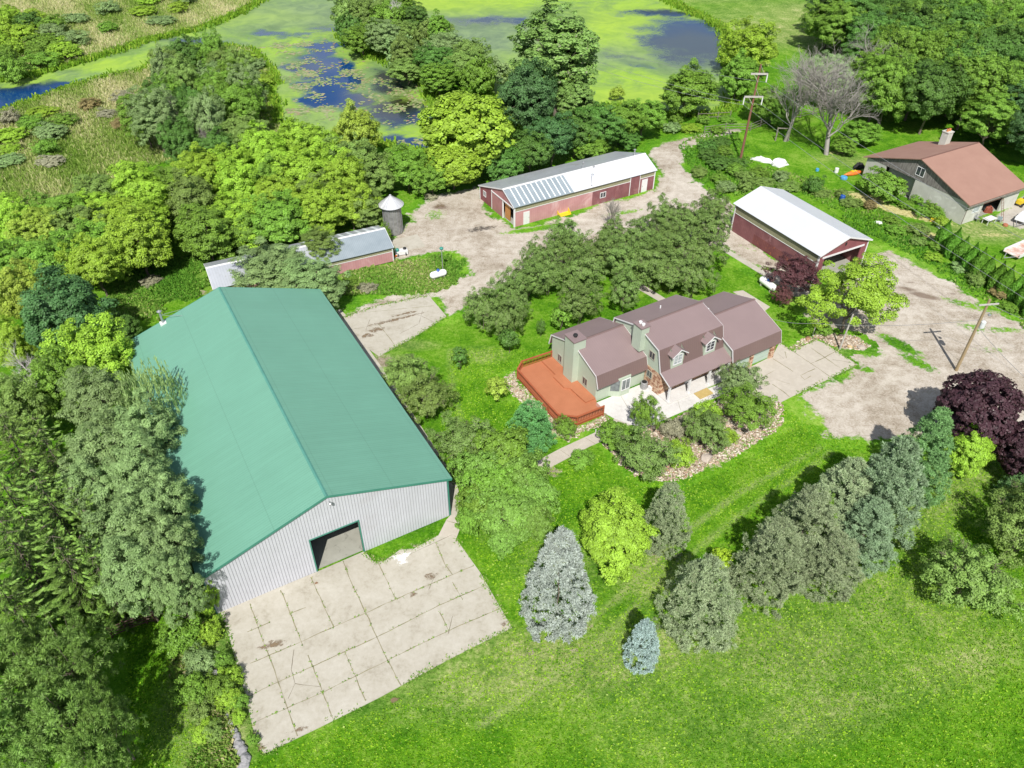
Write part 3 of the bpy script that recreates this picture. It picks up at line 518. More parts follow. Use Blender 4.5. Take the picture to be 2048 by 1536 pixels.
# pebbles and cobbles filling the beds: nobody could count them
ICO_V = None
def ico():
    global ICO_V, ICO_F
    if ICO_V is None:
        import bmesh
        bm = bmesh.new(); bmesh.ops.create_icosphere(bm, subdivisions=1, radius=1); ICO_V = np.array([v.co[:] for v in bm.verts]); ICO_F = np.array([[v.index for v in f.verts] for f in bm.faces]); bm.free()
    return ICO_V, ICO_F
def pebblemat():
    m, t, p = newmat('cobble_mix'); a = t.attr('tint')
    c = t.ramp(a, [(0, (.14, .10, .07)), (.3, (.34, .25, .18)), (.6, (.48, .41, .32)), (.85, (.62, .57, .50)), (1, (.40, .22, .13))])
    t.put(p.inputs['Base Color'], c); p.inputs['Roughness'].default_value = .9; return m
PEB = pebblemat()
def pebbles(poly, n, r0, r1, seed):
    V0, F0 = ico(); r = np.random.RandomState(seed); lo, hi = poly.min(0), poly.max(0)
    P = r.uniform(lo, hi, (n*3, 2)); P = P[sdist(wob(P, .25, .7, seed), poly) > .05][:n]; n = len(P)
    s = r.uniform(r0, r1, n)*r.uniform(.6, 1.2, n)
    V = V0[None]*s[:, None, None]*r.uniform(.6, 1.2, (n, 1, 3))*r.uniform(.85, 1.15, (n, 12, 1)); V[:, :, 2] = V[:, :, 2]*.7+s[:, None]*.3
    V[:, :, 0] += P[:, 0, None]; V[:, :, 1] += P[:, 1, None]
    Fc = (F0[None]+(np.arange(n)*12)[:, None, None]).reshape(-1, 3)
    o = link('cobbles', numesh('cobbles', V.reshape(-1, 3), Fc, [PEB], tint=np.repeat(r.rand(n), 20), fsize=3)); return tag(o, 'tan and grey cobbles covering the planting beds', 'stones', kind='stuff')
pebbles(BED, 7500, .045, .15, 1); pebbles(BED2, 2600, .04, .12, 2); pebbles(BED3, 900, .05, .14, 3)
pebbles(W([(1660, 535), (1661, 536), (1662, 530)]), 3, .05, .1, 4) if 0 else None
def boulder(x, y, s, mat, label, seed, group=None, cat='boulder'):
    import bmesh
    r = np.random.RandomState(seed); bm = bmesh.new(); bmesh.ops.create_icosphere(bm, subdivisions=3, radius=1)
    k = [(r.normal(0, 1, 3), r.uniform(.6, 1)) for _ in range(9)]; k = [(a/np.linalg.norm(a), b) for a, b in k]
    for v in bm.verts:
        c = np.array(v.co[:])
        for a, b in k:
            d = c@a-b
            if d > 0: c = c-a*d*.85
        v.co = c*(1+.04*r.normal())*np.array([s, s*.8, s*.62])
    me = bpy.data.meshes.new(cat); bm.to_mesh(me); bm.free(); me.materials.append(mat)
    o = bpy.data.objects.new(cat, me); COL.objects.link(o); q = at(x, y); o.location = (q[0], q[1], s*.2); o.rotation_euler = (0, 0, r.uniform(0, 6)); return tag(o, label, cat, group)
boulder(1413, 918, .62, STONE, 'largest round pinkish boulder at the lawn edge of the rock bed', 1)
boulder(1382, 922, .38, STONE, 'smaller boulder just left of the largest one in the rock bed', 2)
boulder(1476, 868, .45, STONE, 'boulder under the right hand shrub of the front bed', 3)
boulder(1500, 860, .38, STONE, 'boulder right of the shrub trunk in the front bed', 4)
boulder(1345, 905, .3, STONE, 'rust brown rock between the front shrubs', 5)
boulder(1723, 697, .5, STONE, 'large pale boulder at the right end of the driveway bed', 6)
boulder(1699, 695, .34, M('yellow_stone', (.58, .42, .24)), 'yellowish boulder in the driveway bed left of the pale one', 7)
boulder(1616, 678, .36, M('brown_stone', (.34, .2, .11)), 'brown rock at the left end of the driveway bed', 8)
boulder(1137, 873, .3, STONE, 'rock at the foot of the leaning shrub near the deck', 9)
WR = [(425, 1262, .35), (428, 1330, .45), (430, 1345, .4), (436, 1402, .38), (446, 1410, .33), (455, 1435, .42), (462, 1448, .46), (468, 1462, .5), (474, 1476, .55), (478, 1490, .6), (484, 1504, .62), (491, 1519, .7), (424, 1318, .4), (459, 1455, .35), (487, 1534, .6)]
for i, (x, y, s) in enumerate(WR): boulder(x, y, s*.68, ROCKG, 'grey stone in the rough row along the left edge of the apron', 30+i, 'stones lining the apron edge', 'stone')

# ------------------------------------------------------------------ buildings
def offs(prof, th):
    p = np.array(prof, float); d = np.diff(p, axis=0); d /= np.linalg.norm(d, axis=1)[:, None]; n = np.stack([-d[:, 1], d[:, 0]], 1)
    if n[len(n)//2][1] > 0 or n[0][1] > 0: n = -n            # towards the inside
    vn = np.vstack([n[:1], n[:-1]+n[1:], n[-1:]]); vn /= np.linalg.norm(vn, axis=1)[:, None]
    return p+vn*th
def roofshell(b, prof, s0, s1, th, mats, axis=0):
    """a bent sheet following the profile (t,z); mats: one per slope"""
    q = offs(prof, th)
    for i in range(len(prof)-1):
        b.prism([tuple(prof[i]), tuple(prof[i+1]), tuple(q[i+1]), tuple(q[i])], axis, s0, s1, mats[i] if isinstance(mats, list) else mats)
def window(parent, axis, pos, a0, a1, z0, z1, sgn, frame=WHITE, glass=GLASS, bars=1, rows=0, name='window'):
    """window on a wall at constant local axis coordinate pos, facing sgn"""
    f = MB(); w_ = .07; d0, d1 = pos+.003*sgn, pos+.06*sgn
    def bb(u0, u1, v0, v1, e0, e1, mat, mb):
        lo, hi = min(e0, e1), max(e0, e1)
        mb.box(lo, hi, u0, u1, v0, v1, mat) if axis == 0 else mb.box(u0, u1, lo, hi, v0, v1, mat)
    bb(a0, a1, z0, z0+w_, d0, d1, frame, f); bb(a0, a1, z1-w_, z1, d0, d1, frame, f); bb(a0, a0+w_, z0+w_, z1-w_, d0, d1, frame, f); bb(a1-w_, a1, z0+w_, z1-w_, d0, d1, frame, f)
    for k in range(bars): c = a0+(a1-a0)*(k+1)/(bars+1); bb(c-.03, c+.03, z0+w_, z1-w_, d0, pos+.05*sgn, frame, f)
    for k in range(rows): c = z0+(z1-z0)*(k+1)/(rows+1); bb(a0+w_, a1-w_, c-.012, c+.012, d0, pos+.04*sgn, frame, f)
    for k in range(rows):
        for h in range(2*(bars+1)-1):
            pass
    fo = f.build(name, parent); g = MB(); bb(a0+w_, a1-w_, z0+w_, z1-w_, d0, pos+.02*sgn, glass, g); g.build('pane', fo); return fo
K = 50/47.2
# --- the big barn
BW, BL, BHE, BHR = .387191*50, .637819*50, .091107*50, .156912*50
barn = thing('barn', 'huge pale sided barn with a teal green metal roof beside the concrete apron', 'barn', (-.10297*50, .854107*50, 0), 2.09381)
u1, u2, hd = .59706*BW, .39994*BW, .075852*50
b = MB(); T = .18
zr = lambda y: BHE+(BHR-BHE)*(1-abs(y-BW/2)/(BW/2))-.04
b.prism([(0, 0), (u2, 0), (u2, zr(u2)), (0, zr(0))], 0, 0, T, WALLGREY); b.prism([(u2, hd), (u1, hd), (u1, zr(u1)), (BW/2, zr(BW/2)), (u2, zr(u2))], 0, 0, T, WALLGREY)
b.prism([(u1, 0), (BW, 0), (BW, zr(BW)), (u1, zr(u1))], 0, 0, T, WALLGREY)
for i in range(int(BW/.23)):
    y = .12+i*.23
    z0 = hd+.02 if u2-.06 < y < u1+.06 else .02
    b.prism([(-.02, y-.012), (0, y-.022), (0, y+.022), (-.02, y+.012)], 2, z0, zr(y)-.03, RIBDARK)
b.build('front_wall', barn)
b = MB(); b.box(T, BL-T, 0, T, 0, BHE-.1, WALLGREY); b.box(T, BL-T, BW-T, BW, 0, BHE-.1, WALLGREY)
b.split('side_wall', barn)
b = MB(); b.prism([(0, 0), (BW, 0), (BW, zr(BW)), (BW/2, zr(BW/2)), (0, zr(0))], 0, BL-T, BL, WALLGREY); b.build('back_wall', barn)
b = MB(); b.box(T, BL-T, T, BW-T, -.05, .052, FLOORC); b.build('floor_slab', barn)
prof = [(-.35, BHE-.35*(BHR-BHE)/(BW/2)), (BW/2, BHR), (BW+.35, BHE-.35*(BHR-BHE)/(BW/2))]
b = MB(); roofshell(b, prof, -.12, BL+.12, .07, GREENROOF)
rf = b.build('roof', barn)
b = MB(); b.prism([(BW/2-.13, BHR-.03), (BW/2, BHR+.03), (BW/2+.13, BHR-.03), (BW/2, BHR-.01)], 0, -.13, BL+.13, M('ridge_green', (.085, .27, .215))); b.build('ridge_cap', rf)
b = MB()
for s0, s1 in ((-.16, -.121), (BL+.121, BL+.16)): roofshell(b, [(p[0], p[1]+.01) for p in prof], s0, s1, .20, GREENTRIM)
b.split('rake_trim', rf)
b = MB()
for y in (0, BW): b.box(-.04, .12, y-.04 if y else -.04, y+.04 if y else .10, 0, BHE-.1, GREENTRIM)
b.split('corner_trim', barn)
b = MB(); b.box(-.05, T, u2-.1, u2, 0, hd, GREENTRIM); b.box(-.05, T, u1, u1+.1, 0, hd, GREENTRIM); b.box(-.05, T, u2-.1, u1+.1, hd, hd+.1, GREENTRIM); b.build('door_frame', barn)
b = MB(); b.tube((-.02, BW/2-.1, BHR-.75), (-.35, BW/2-.1, BHR-.55), .03, .03, STEEL); b.lathe([(.02, 0), (.12, .02), (.12, .14), (.05, .2)], STEEL, (-.4, BW/2-.1, BHR-.72), 12); b.build('gable_lamp', barn)
# flue with bracket on the left slope
fx = at(324, 640, 6.2); l_ = Vector((math.cos(2.09381), math.sin(2.09381))); w2_ = Vector((-l_.y, l_.x)); dd = Vector((fx[0]+.10297*50, fx[1]-.854107*50))
fs, ft = dd.dot(l_), dd.dot(w2_); fz = zr(ft)+.04
b = MB(); b.box(fs-.3, fs+.3, ft-.3, ft+.3, fz-.12, fz+.12, WHITE); b.tube((fs, ft, fz), (fs, ft, fz+1.35), .11, .11, STEEL, 12); b.lathe([(.12, 0), (.24, .02), (.24, .07), (.04, .2)], STEEL, (fs, ft, fz+1.38), 12)
for q in (.9, 2.6): b.tube((fs, ft, fz+1.0), (fs+.6*(1 if q < 1 else -1), ft-1.9, zr(ft-1.9)+.02), .02, .02, STEEL, 5)
b.build('flue', rf)

# --- simple gabled sheds
def gable(b, y0, y1, zfun, x0, x1, mat): b.prism([(y0, 0), (y1, 0), (y1, zfun(y1)), *([(YR, zfun(YR))] if y0 < YR < y1 else []), (y0, zfun(y0))], 0, x0, x1, mat)
# white roofed shed
so = np.array([.867106, 1.666173])*50; SW, SL, SHE, SHR = .162302*50, .294936*50, .079468*50, .106638*50
shed = thing('shed', 'maroon pole shed with a bright white metal roof behind the locust tree', 'shed', (so[0], so[1], 0), 2.0653)
zf = lambda y: SHE+(SHR-SHE)*(1-abs(y-SW/2)/(SW/2))-.05
b = MB(); b.box(0, SL, SW-.12, SW, 0, SHE*.66, DKRED); b.box(0, SL, 0, .12, 0, SHE-.1, DKRED)
b.split('side_wall', shed)
b = MB(); b.box(2.3, SL*.72, SW+.003, SW+.02, .1, SHE*.36, RUSTRED); b.build('rusty_patch', shed)
b = MB(); b.box(0, SL, SW-.1, SW+.01, SHE*.66+.06, SHE-.08, TAN); b.build('upper_band', shed)
b = MB(); b.box(-.02, SL+.02, SW-.12, SW+.05, SHE*.66, SHE*.66+.06, WHITE); b.box(-.06, .12, SW-.1, SW+.06, 0, SHE-.1, WHITE); b.box(SL-.1, SL+.06, SW-.1, SW+.06, 0, SHE-.1, WHITE); b.box(-.06, .12, -.05, .1, 0, SHE-.1, WHITE); b.split('corner_trim', shed)
b = MB(); b.prism([(0, SHE-.7), (SW, SHE-.7), (SW, zf(SW)), (SW/2, zf(SW/2)), (0, zf(0))], 0, 0, .12, REDSIDE)
b.box(0, .12, 0, 1.0, 0, SHE-.7, REDSIDE); b.box(0, .12, SW-1.0, SW-.1, 0, SHE-.7, REDSIDE); b.box(-.06, -.003, .6, SW-.6, SHE-.85, SHE-.62, WHITE); b.box(-.08, -.062, SW/2-.12, SW/2+.12, SHR-1.25, SHR-.85, BLACK)
b.build('front_wall', shed)
b = MB(); b.prism([(0, 0), (SW, 0), (SW, zf(SW)), (SW/2, zf(SW/2)), (0, zf(0))], 0, SL-.12, SL, REDSIDE); b.build('back_wall', shed)
pr = [(-.3, SHE-.3*(SHR-SHE)/(SW/2)), (SW/2, SHR), (SW+.3, SHE-.3*(SHR-SHE)/(SW/2))]
b = MB(); roofshell(b, pr, -.3, SL+.25, .06, WROOF); rr = b.build('roof', shed)
b = MB(); roofshell(b, [(p[0], p[1]+.012) for p in pr], -.35, -.302, .18, WHITE); roofshell(b, [(p[0], p[1]+.012) for p in pr], SL+.252, SL+.3, .18, WHITE); b.split('rake_trim', rr)
b = MB(); b.box(.1, SL-.1, .1, SW-.12, .0, .03, FLOORC); b.build('floor_slab', shed)

# --- the long pink barn (local x along its front, y to the back)
PL, PD, PE, PLO, PR_, PT = 23.44, 9.72, 3.07, 2.12, 2.87, 4.385
pb = thing('barn', 'long faded pink barn with a white roof and skylight panels', 'barn', (.181, 92.97, 0), .525)
zp = lambda y: PE+(PT-PE)*y/PR_ if y < PR_ else PT-(PT-PLO)*(y-PR_)/(PD-PR_)
cut = 12.6
b = MB(); b.box(.0, cut, 0, .12, 0, PE*.70, PINK); b.box(cut, PL, 0, .12, 0, PE*.70, DKRED)
b.build('front_wall', pb)
b = MB(); b.box(.0, PL, .01, .12, PE*.70+.07, PE-.06, TAN); b.build('upper_band', pb)
b = MB(); b.box(-.02, PL, -.03, .12, PE*.70, PE*.70+.07, WHITE); b.box(-.06, .14, -.06, .12, 0, PE-.05, WHITE); b.box(PL-.1, PL+.04, -.06, .12, 0, PE-.05, WHITE); b.box(-.06, .1, PD-.1, PD+.04, 0, PLO-.05, WHITE); b.split('corner_trim', pb)
b = MB(); b.prism([(3.12, 0), (6.1, 0), (6.1, PE-.3), (3.12, PE-.3)], 0, -.03, .1, PINKG); b.prism([(.15, PE-.3), (6.1, PE-.3), (6.1, zp(6.1)-.05), (PR_, PT-.05), (.15, zp(.15)-.05)], 0, -.0, .1, PINKG); b.build('gable_wall', pb)
b = MB(); b.prism([(6.2, 0), (PD-.1, 0), (PD-.1, zp(PD-.1)-.05), (6.2, zp(6.2)-.05)], 0, .02, .12, REDSIDE); b.build('gable_wall', pb)
b = MB(); b.box(-.12, -.035, .1, 6.2, PE-.42, PE-.28, WHITE); b.box(-.08, .1, 3.02, 3.12, 0, PE-.42, WHITE); b.box(-.08, .1, 6.1, 6.2, 0, PE-.2, WHITE); b.split('door_track', pb)
b = MB(); b.box(.3, .34, 1.6, 3.0, .1, 2.4, PLYW); b.build('plywood_panel', pb)
window(pb, 0, .02, 7.9, 8.7, .95, 1.75, -1); window(pb, 1, 0, 13.9, 14.9, .85, 1.7, -1)
b = MB(); b.box(1.41, 2.36, -.05, -.003, .02, 1.85, WHITE); dr = b.build('door', pb); b = MB(); b.box(2.22, 2.28, -.11, -.053, .9, 1.0, STEEL); b.build('handle', dr)
b = MB(); b.box(21.2, 22.2, -.05, -.003, .02, 1.95, WHITE); dr = b.build('door', pb); b = MB(); b.box(21.3, 21.36, -.11, -.053, .9, 1.0, STEEL); b.build('handle', dr)
b = MB(); b.box(16.4, 19.0, -.07, -.003, .03, PE*.70-.02, DKRED); d1_ = b.build('sliding_door', pb)
b = MB(); b.box(19.08, 20.7, -.07, -.003, .03, PE*.9, DKRED); b.build('sliding_door', pb)
b = MB(); b.box(18.99, 19.09, -.1, -.003, 0, PE*.93, WHITE); b.box(20.7, 20.78, -.1, -.003, 0, PE*.93, WHITE); b.box(16.0, 20.78, -.12, -.035, PE*.93, PE*.97, WHITE); b.split('door_track', pb)
b = MB(); b.box(0, PL, PD-.12, PD, 0, PLO-.06, DKRED); b.build('back_wall', pb)
b = MB(); b.prism([(.12, 0), (PD-.12, 0), (PD-.12, zp(PD-.12)-.06), (PR_, PT-.08), (.12, zp(.12)-.06)], 0, PL-.12, PL, REDSIDE); b.build('gable_wall', pb)
pp = [(-.25, PE-.1), (PR_, PT), (PD+.2, PLO-.08)]
b = MB(); roofshell(b, pp[:2], 9.3, PL+.2, .06, WROOF); roofshell(b, pp[1:], -.15, PL+.2, .06, GROOF2)
b.prism([(PR_-.2, PT-.07), (PR_, PT+.03), (PR_+.25, PT-.05), (PR_, PT-.015)], 0, -.16, PL+.2, WHITE)
rr = b.build('roof', pb)
b = MB(); roofshell(b, pp[:2], -.15, 9.3, .06, GROOF); ss_ = b.build('skylight_roof', rr)
b = MB()
for i in range(11):
    x = .7+i*.8; u = np.array(pp[0])+[.15, .062]; v = np.array(pp[1])+[-.25, -.05]
    b.prism([(u[0], u[1]+.0), (v[0], v[1]+.035-.0), (v[0], v[1]+.05), (u[0], u[1]+.018)], 0, x, x+.16, SKYL)
b.split('clear_panel', ss_)
b = MB(); roofshell(b, [(p[0], p[1]+.012) for p in pp], -.19, -.152, .16, WHITE); b.split('rake_trim', rr)
for s in (13.2, 22.2):
    b = MB(); b.tube((s, PR_+.7, PT-.4), (s, PR_+.7, PT+.5), .1, .1, STEEL, 12); b.lathe([(.1, 0), (.2, .03), (.2, .08), (.03, .18)], STEEL, (s, PR_+.7, PT+.5), 12); b.build('vent_pipe', rr)
b = MB(); b.box(.2, PL-.2, .2, PD-.2, 0, .03, FLOORC); b.build('floor_slab', pb)
b = MB(); b.tube((.7, -.03, PE-.3), (.7, -.25, PE-.2), .02, .02, STEEL); b.box(-.06, -.0, 2.2, 2.4, PT-.75, PT-.55, BLACK); b.build('gable_lamp', pb)
# pole fixed in front of the pink barn
mst = thing('light_mast', 'thin white mast with a lamp standing against the pink barn wall', 'mast', (*at(1180, 412), 0))
b = MB(); b.tube((0, 0, 0), (0, 0, 5.6), .06, .045, WHITE, 10); b.build('mast', mst); b = MB(); b.tube((0, 0, 5.5), (.15, .35, 5.75), .025, .025, STEEL, 6); b.lathe([(.05, .2), (.17, .1), (.17, 0), (.08, -.08)], STEEL, (.15, .35, 5.65), 10); b.box(-.1, .1, -.14, -.06, 2.9, 3.2, STEEL); b.build('lamp_head', mst)

# --- long low shed with galvanised roof
lo = thing('shed', 'long low pink shed with ribbed galvanised roof behind the ash tree', 'shed', (-14.908, 83.873, 0), .463)
LL, LT, LE, LR = 21.4, 2.97, 2.13, 3.25
b = MB(); b.box(-LL, 0, 0, .1, .1, LE*.68, PINK); b.build('front_wall', lo)
b = MB(); b.box(-LL, 0, .01, .1, LE*.68+.06, LE-.06, TAN); b.build('upper_band', lo)
b = MB(); b.box(-LL, 0, -.03, .1, LE*.68, LE*.68+.06, WHITE); b.box(-.08, .05, -.05, .1, 0, LE-.05, WHITE); b.box(-LL-.05, -LL+.08, -.05, .1, 0, LE-.05, WHITE); b.split('corner_trim', lo)
for s0, s1 in ((-.12, 0), (-LL, -LL+.12)):
    b = MB(); b.prism([(.1, 0), (2*LT, 0), (2*LT, LE-.1), (LT, LR-.08), (.1, LE-.05)], 0, s0, s1, REDSIDE); b.build('gable_wall', lo)
b = MB(); b.box(-LL+.12, -.12, 2*LT-.1, 2*LT, 0, LE-.08, DKRED); b.build('back_wall', lo)
lp = [(-.2, LE-.07), (LT, LR), (2*LT+.2, LE-.07)]
b = MB(); roofshell(b, lp[:2], -9.5, .15, .05, GROOF); roofshell(b, lp[:2], -LL-.15, -9.5, .05, GROOF2); roofshell(b, lp[1:], -LL-.15, .15, .05, GROOF2); b.prism([(LT-.18, LR-.06), (LT, LR+.03), (LT+.18, LR-.06), (LT, LR-.012)], 0, -LL-.16, .16, WHITE); rr = b.build('roof', lo)
b = MB()
for i in range(9): b.prism([(LT+.2, LR-.06), (2*LT+.1, LE+.02-.04), (2*LT+.1, LE-.0), (LT+.2, LR-.045)], 0, -.9-i*1.1, -.55-i*1.1, SKYL)
b.split('clear_panel', rr)
b = MB(); roofshell(b, [(p[0], p[1]+.012) for p in lp], .152, .2, .15, WHITE); roofshell(b, [(p[0], p[1]+.012) for p in lp], -LL-.2, -LL-.152, .15, WHITE); b.split('rake_trim', rr)

# --- corn crib
cb = thing('corn_crib', 'round wire corn crib with a conical galvanised roof at the forest edge', 'corn crib', (*at(788, 464), 0))
b = MB(); b.lathe([(1.2, .1), (1.2, 4.05)], M('crib_mesh', (.40, .40, .39), (.22, .22, .21), 2, .6, .5, 0, 10, (2, .16), .8), n=28)
for i in range(14): a = 2*math.pi*i/14; b.tube((1.23*math.cos(a), 1.23*math.sin(a), 0), (1.23*math.cos(a), 1.23*math.sin(a), 4.1), .03, .03, GALV, 5)
b.build('wire_wall', cb)
b = MB(); b.lathe([(1.66, 4.0), (1.64, 4.05), (.16, 5.2), (.14, 5.35), (.02, 5.4)], M('crib_roof', (.66, .67, .69), (.50, .50, .51), 1.2, .35, .3, 0, 8), n=24); b.build('roof', cb)
b = MB()
for i in range(24): a = 2*math.pi*i/24; b.tube((1.65*math.cos(a), 1.65*math.sin(a), 4.06), (.18*math.cos(a), .18*math.sin(a), 5.21), .02, .012, STEEL, 4)
b.build('roof_rib', cb)

# --- neighbouring block building
no = np.array([1.214863, 1.886154])*50; NW, NL, NE, NR = .339306*50, .227961*50, .065714*50, .124198*50
nb = thing('house', 'neighbouring block building with brown shingle roof and weathered board gable', 'house', (no[0], no[1], 0), .505923)
zn = lambda y: NE+(NR-NE)*(1-abs(y-NW/2)/(NW/2))-.1
b = MB(); b.box(0, .25, 0, NW*.50, 0, NE-.15, BLOCK); b.box(0, .25, NW*.80, NW, 0, NE-.15, BLOCK); b.box(.9, 1.1, NW*.50, NW*.80, 0, NE-.15, BLOCK)
b.box(.25, NL-.25, NW-.25, NW, 0, NE-.15, BLOCK); b.box(NL-.25, NL, 0, NW, 0, NE-.15, BLOCK); b.box(.25, 3.6, 0, .25, 0, NE-.15, BLOCK); b.box(8.0, 8.9, 0, .25, 0, NE-.15, BLOCK); b.box(3.6, 8.0, 0, .25, 2.5, NE-.15, BLOCK); b.box(8.9, NL-.25, 0, .25, 0, NE-.15, BLOCK)
b.build('wall', nb)
b = MB(); b.prism([(0, NE-.15), (NW, NE-.15), (NW, zn(NW)), (NW/2, zn(NW/2)), (0, zn(0))], 0, -.03, .2, BOARD); b.split('board_gable', nb)
b = MB(); b.prism([(0, NE-.15), (NW, NE-.15), (NW, zn(NW)), (NW/2, zn(NW/2)), (0, zn(0))], 0, NL-.2, NL, BOARD); b.split('board_gable', nb)
window(nb, 0, -.03, NW*.44, NW*.52, 3.75, 5.0, -1); window(nb, 1, 0, 1.5, 3.0, 1.3, 2.2, -1, glass=GLASSL, bars=0)
b = MB(); b.box(3.7, 7.9, .3, .4, 1.9, 2.6, BROWN); b.build('garage_door', nb)
pn = [(-.5, NE-.5*(NR-NE)/(NW/2)), (NW/2, NR), (NW+.5, NE-.5*(NR-NE)/(NW/2))]
b = MB(); roofshell(b, pn, -.4, NL+.4, .12, BROWN); rr = b.build('roof', nb)
b = MB(); b.prism([(NW/2-.15, NR-.05), (NW/2, NR+.03), (NW/2+.15, NR-.05), (NW/2, NR-.01)], 0, -.41, NL+.41, M('ridge_shingle', (.16, .08, .06))); b.build('ridge_cap', rr)
b = MB(); b.box(-.42, NL+.42, -.62, -.5, NE-.42, NE-.28, GREYWOOD); b.tube((.1, -.5, NE-.4), (.1, -.06, NE-.8), .05, .05, GREYWOOD, 6); b.tube((.1, -.06, NE-.8), (.1, -.06, .1), .05, .05, GREYWOOD, 6); b.build('gutter', rr)
ch = at(1893, 273, 6); cl = Vector((ch[0]-no[0], ch[1]-no[1])); ca, sa = math.cos(.505923), math.sin(.505923); cx_, cy_ = cl.x*ca+cl.y*sa, -cl.x*sa+cl.y*ca
b = MB(); b.box(cx_-.55, cx_+.55, cy_-.5, cy_+.5, 3.0, 6.7, BLOCK); b.box(cx_-.62, cx_+.62, cy_-.57, cy_+.57, 6.7, 6.82, BLOCK); c_ = b.build('chimney', rr)
for s in (-.25, .25): b = MB(); b.lathe([(.17, 6.82), (.17, 7.15), (.13, 7.15)], M('clay_flue', (.55, .2, .07)), (cx_+s, cy_, 0), 12); b.build('flue', c_)
b = MB(); b.box(.3, NL-.3, .3, NW-.3, 0, .04, FLOORC); b.build('floor_slab', nb)
# --- the main house: three gambrel blocks in a row, porch, two dormers, two chimneys
HO, HY = (8.236, 57.229), .546
hs = thing('house', 'sage green farmhouse with taupe gambrel roofs, two dormers and a porch', 'house', (HO[0], HO[1], 0), HY)
def hl(p):                                            # world -> house frame
    dx, dy = p[0]-HO[0], p[1]-HO[1]; c, s = math.cos(HY), math.sin(HY); return dx*c+dy*s, -dx*s+dy*c
A_ = [(-.44, 2.06), (.02, 3.40), (4.05, 4.81), (7.93, 3.40), (8.3, 2.06)]
B_ = [(-3.965, 2.30), (-2.39, 3.01), (-1.72, 5.295), (1.62, 6.21), (5.385, 4.95), (5.9, 2.5)]
C_ = [(-4.16, 2.15), (-3.78, 3.49), (.51, 4.93), (4.80, 3.49), (5.18, 2.15)]
LA, LB, LC = 6.0, 14.02, 20.62
# walls
b = MB(); b.prism([(.1, 0), (7.9, 0), (7.9, 3.25), (4.05, 4.68), (.1, 3.25)], 0, 0, .2, SAGE); b.build('gable_wall', hs)
b = MB(); b.box(.2, LA-.02, .1, .3, 0, 3.2, SAGEX); b.box(.2, LA-.02, 7.7, 7.9, 0, 3.2, SAGEX); b.split('wing_wall', hs)
b = MB(); b.prism([(-2.37, 2.55), (5.3, 2.55), (5.3, 4.85), (1.62, 6.08), (-1.62, 5.2), (-2.30, 3.05)], 0, LA, LA+.2, SAGE); b.box(LA, LA+.2, .0, 5.3, 0, 2.55, SAGE)
b.prism([(-2.30, 3.05), (5.3, 3.05), (5.3, 4.85), (1.62, 6.08), (-1.62, 5.2)], 0, LB-.2, LB, SAGE); b.box(LA+.2, LB-.2, 5.1, 5.3, 0, 4.7, SAGEX); b.build('gable_wall', hs)
b = MB(); b.box(LA-.03, LA+.17, -2.37, -.02, .0, 2.53, BRICK); b.box(LA+.17, LB-.2, -2.37, -2.17, 0, 2.95, BRICK); b.build('brick_wall', hs)
b = MB(); b.box(LB, LB+.2, -3.7, 4.7, 0, 3.35, SAGE); b.prism([(-3.7, 3.35), (4.75, 3.4), (.51, 4.8)], 0, LB, LB+.2, SAGE); b.prism([(-3.6, 0), (4.7, 0), (4.7, 3.35), (.51, 4.8), (-3.6, 3.4)], 0, LC-.25, LC-.05, SAGE); b.box(LB+.2, LC-.25, 4.5, 4.7, 0, 3.3, SAGEX)
b.box(LB+.2, LC-.3, -3.6, -3.4, 2.15, 3.3, SAGEX); b.build('garage_wall', hs)
for a0, a1 in ((LB+.02, LB+.55), (17.0, 17.35), (LC-.75, LC-.15)):
    b = MB(); b.box(a0, a1, -3.75, -3.38, 0, 2.2, BRICK); b.build('brick_pier', hs)
for a0, a1 in ((LB+.55, 17.0), (17.35, LC-.75)):
    b = MB(); b.box(a0, a1, -3.52, -3.44, .05, 2.15, M('sage_door', (.40, .50, .42), (.36, .46, .39), 1))
    for z in (.55, 1.1, 1.62): b.box(a0, a1, -3.535, -3.522, z, z+.025, RIBDARK)
    b.build('garage_door', hs)
# roofs
def house_roof(prof, s0, s1, mats, nm):
    b = MB(); roofshell(b, prof, s0, s1, .10, mats); r = b.build('roof', hs)
    b = MB(); roofshell(b, [(p[0], p[1]-.012) for p in prof], s0-.04, s0-.003, .13, WHITE); roofshell(b, [(p[0], p[1]-.012) for p in prof], s1+.003, s1+.04, .13, WHITE); b.split('rake_trim', r); return r
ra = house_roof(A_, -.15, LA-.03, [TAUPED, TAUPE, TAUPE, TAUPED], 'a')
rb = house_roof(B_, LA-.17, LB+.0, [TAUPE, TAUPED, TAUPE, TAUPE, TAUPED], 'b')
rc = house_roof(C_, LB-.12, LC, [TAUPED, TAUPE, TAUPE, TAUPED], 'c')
for prof, s0, s1, r in ((A_, -.2, LA-.03, ra), (B_, LA-.22, LB+.05, rb), (C_, LB-.17, LC+.05, rc)):
    k = max(prof, key=lambda p: p[1]); b = MB(); b.prism([(k[0]-.16, k[1]-.045), (k[0], k[1]+.03), (k[0]+.16, k[1]-.045), (k[0], k[1]-.01)], 0, s0, s1, TAUPED); b.build('ridge_cap', r)
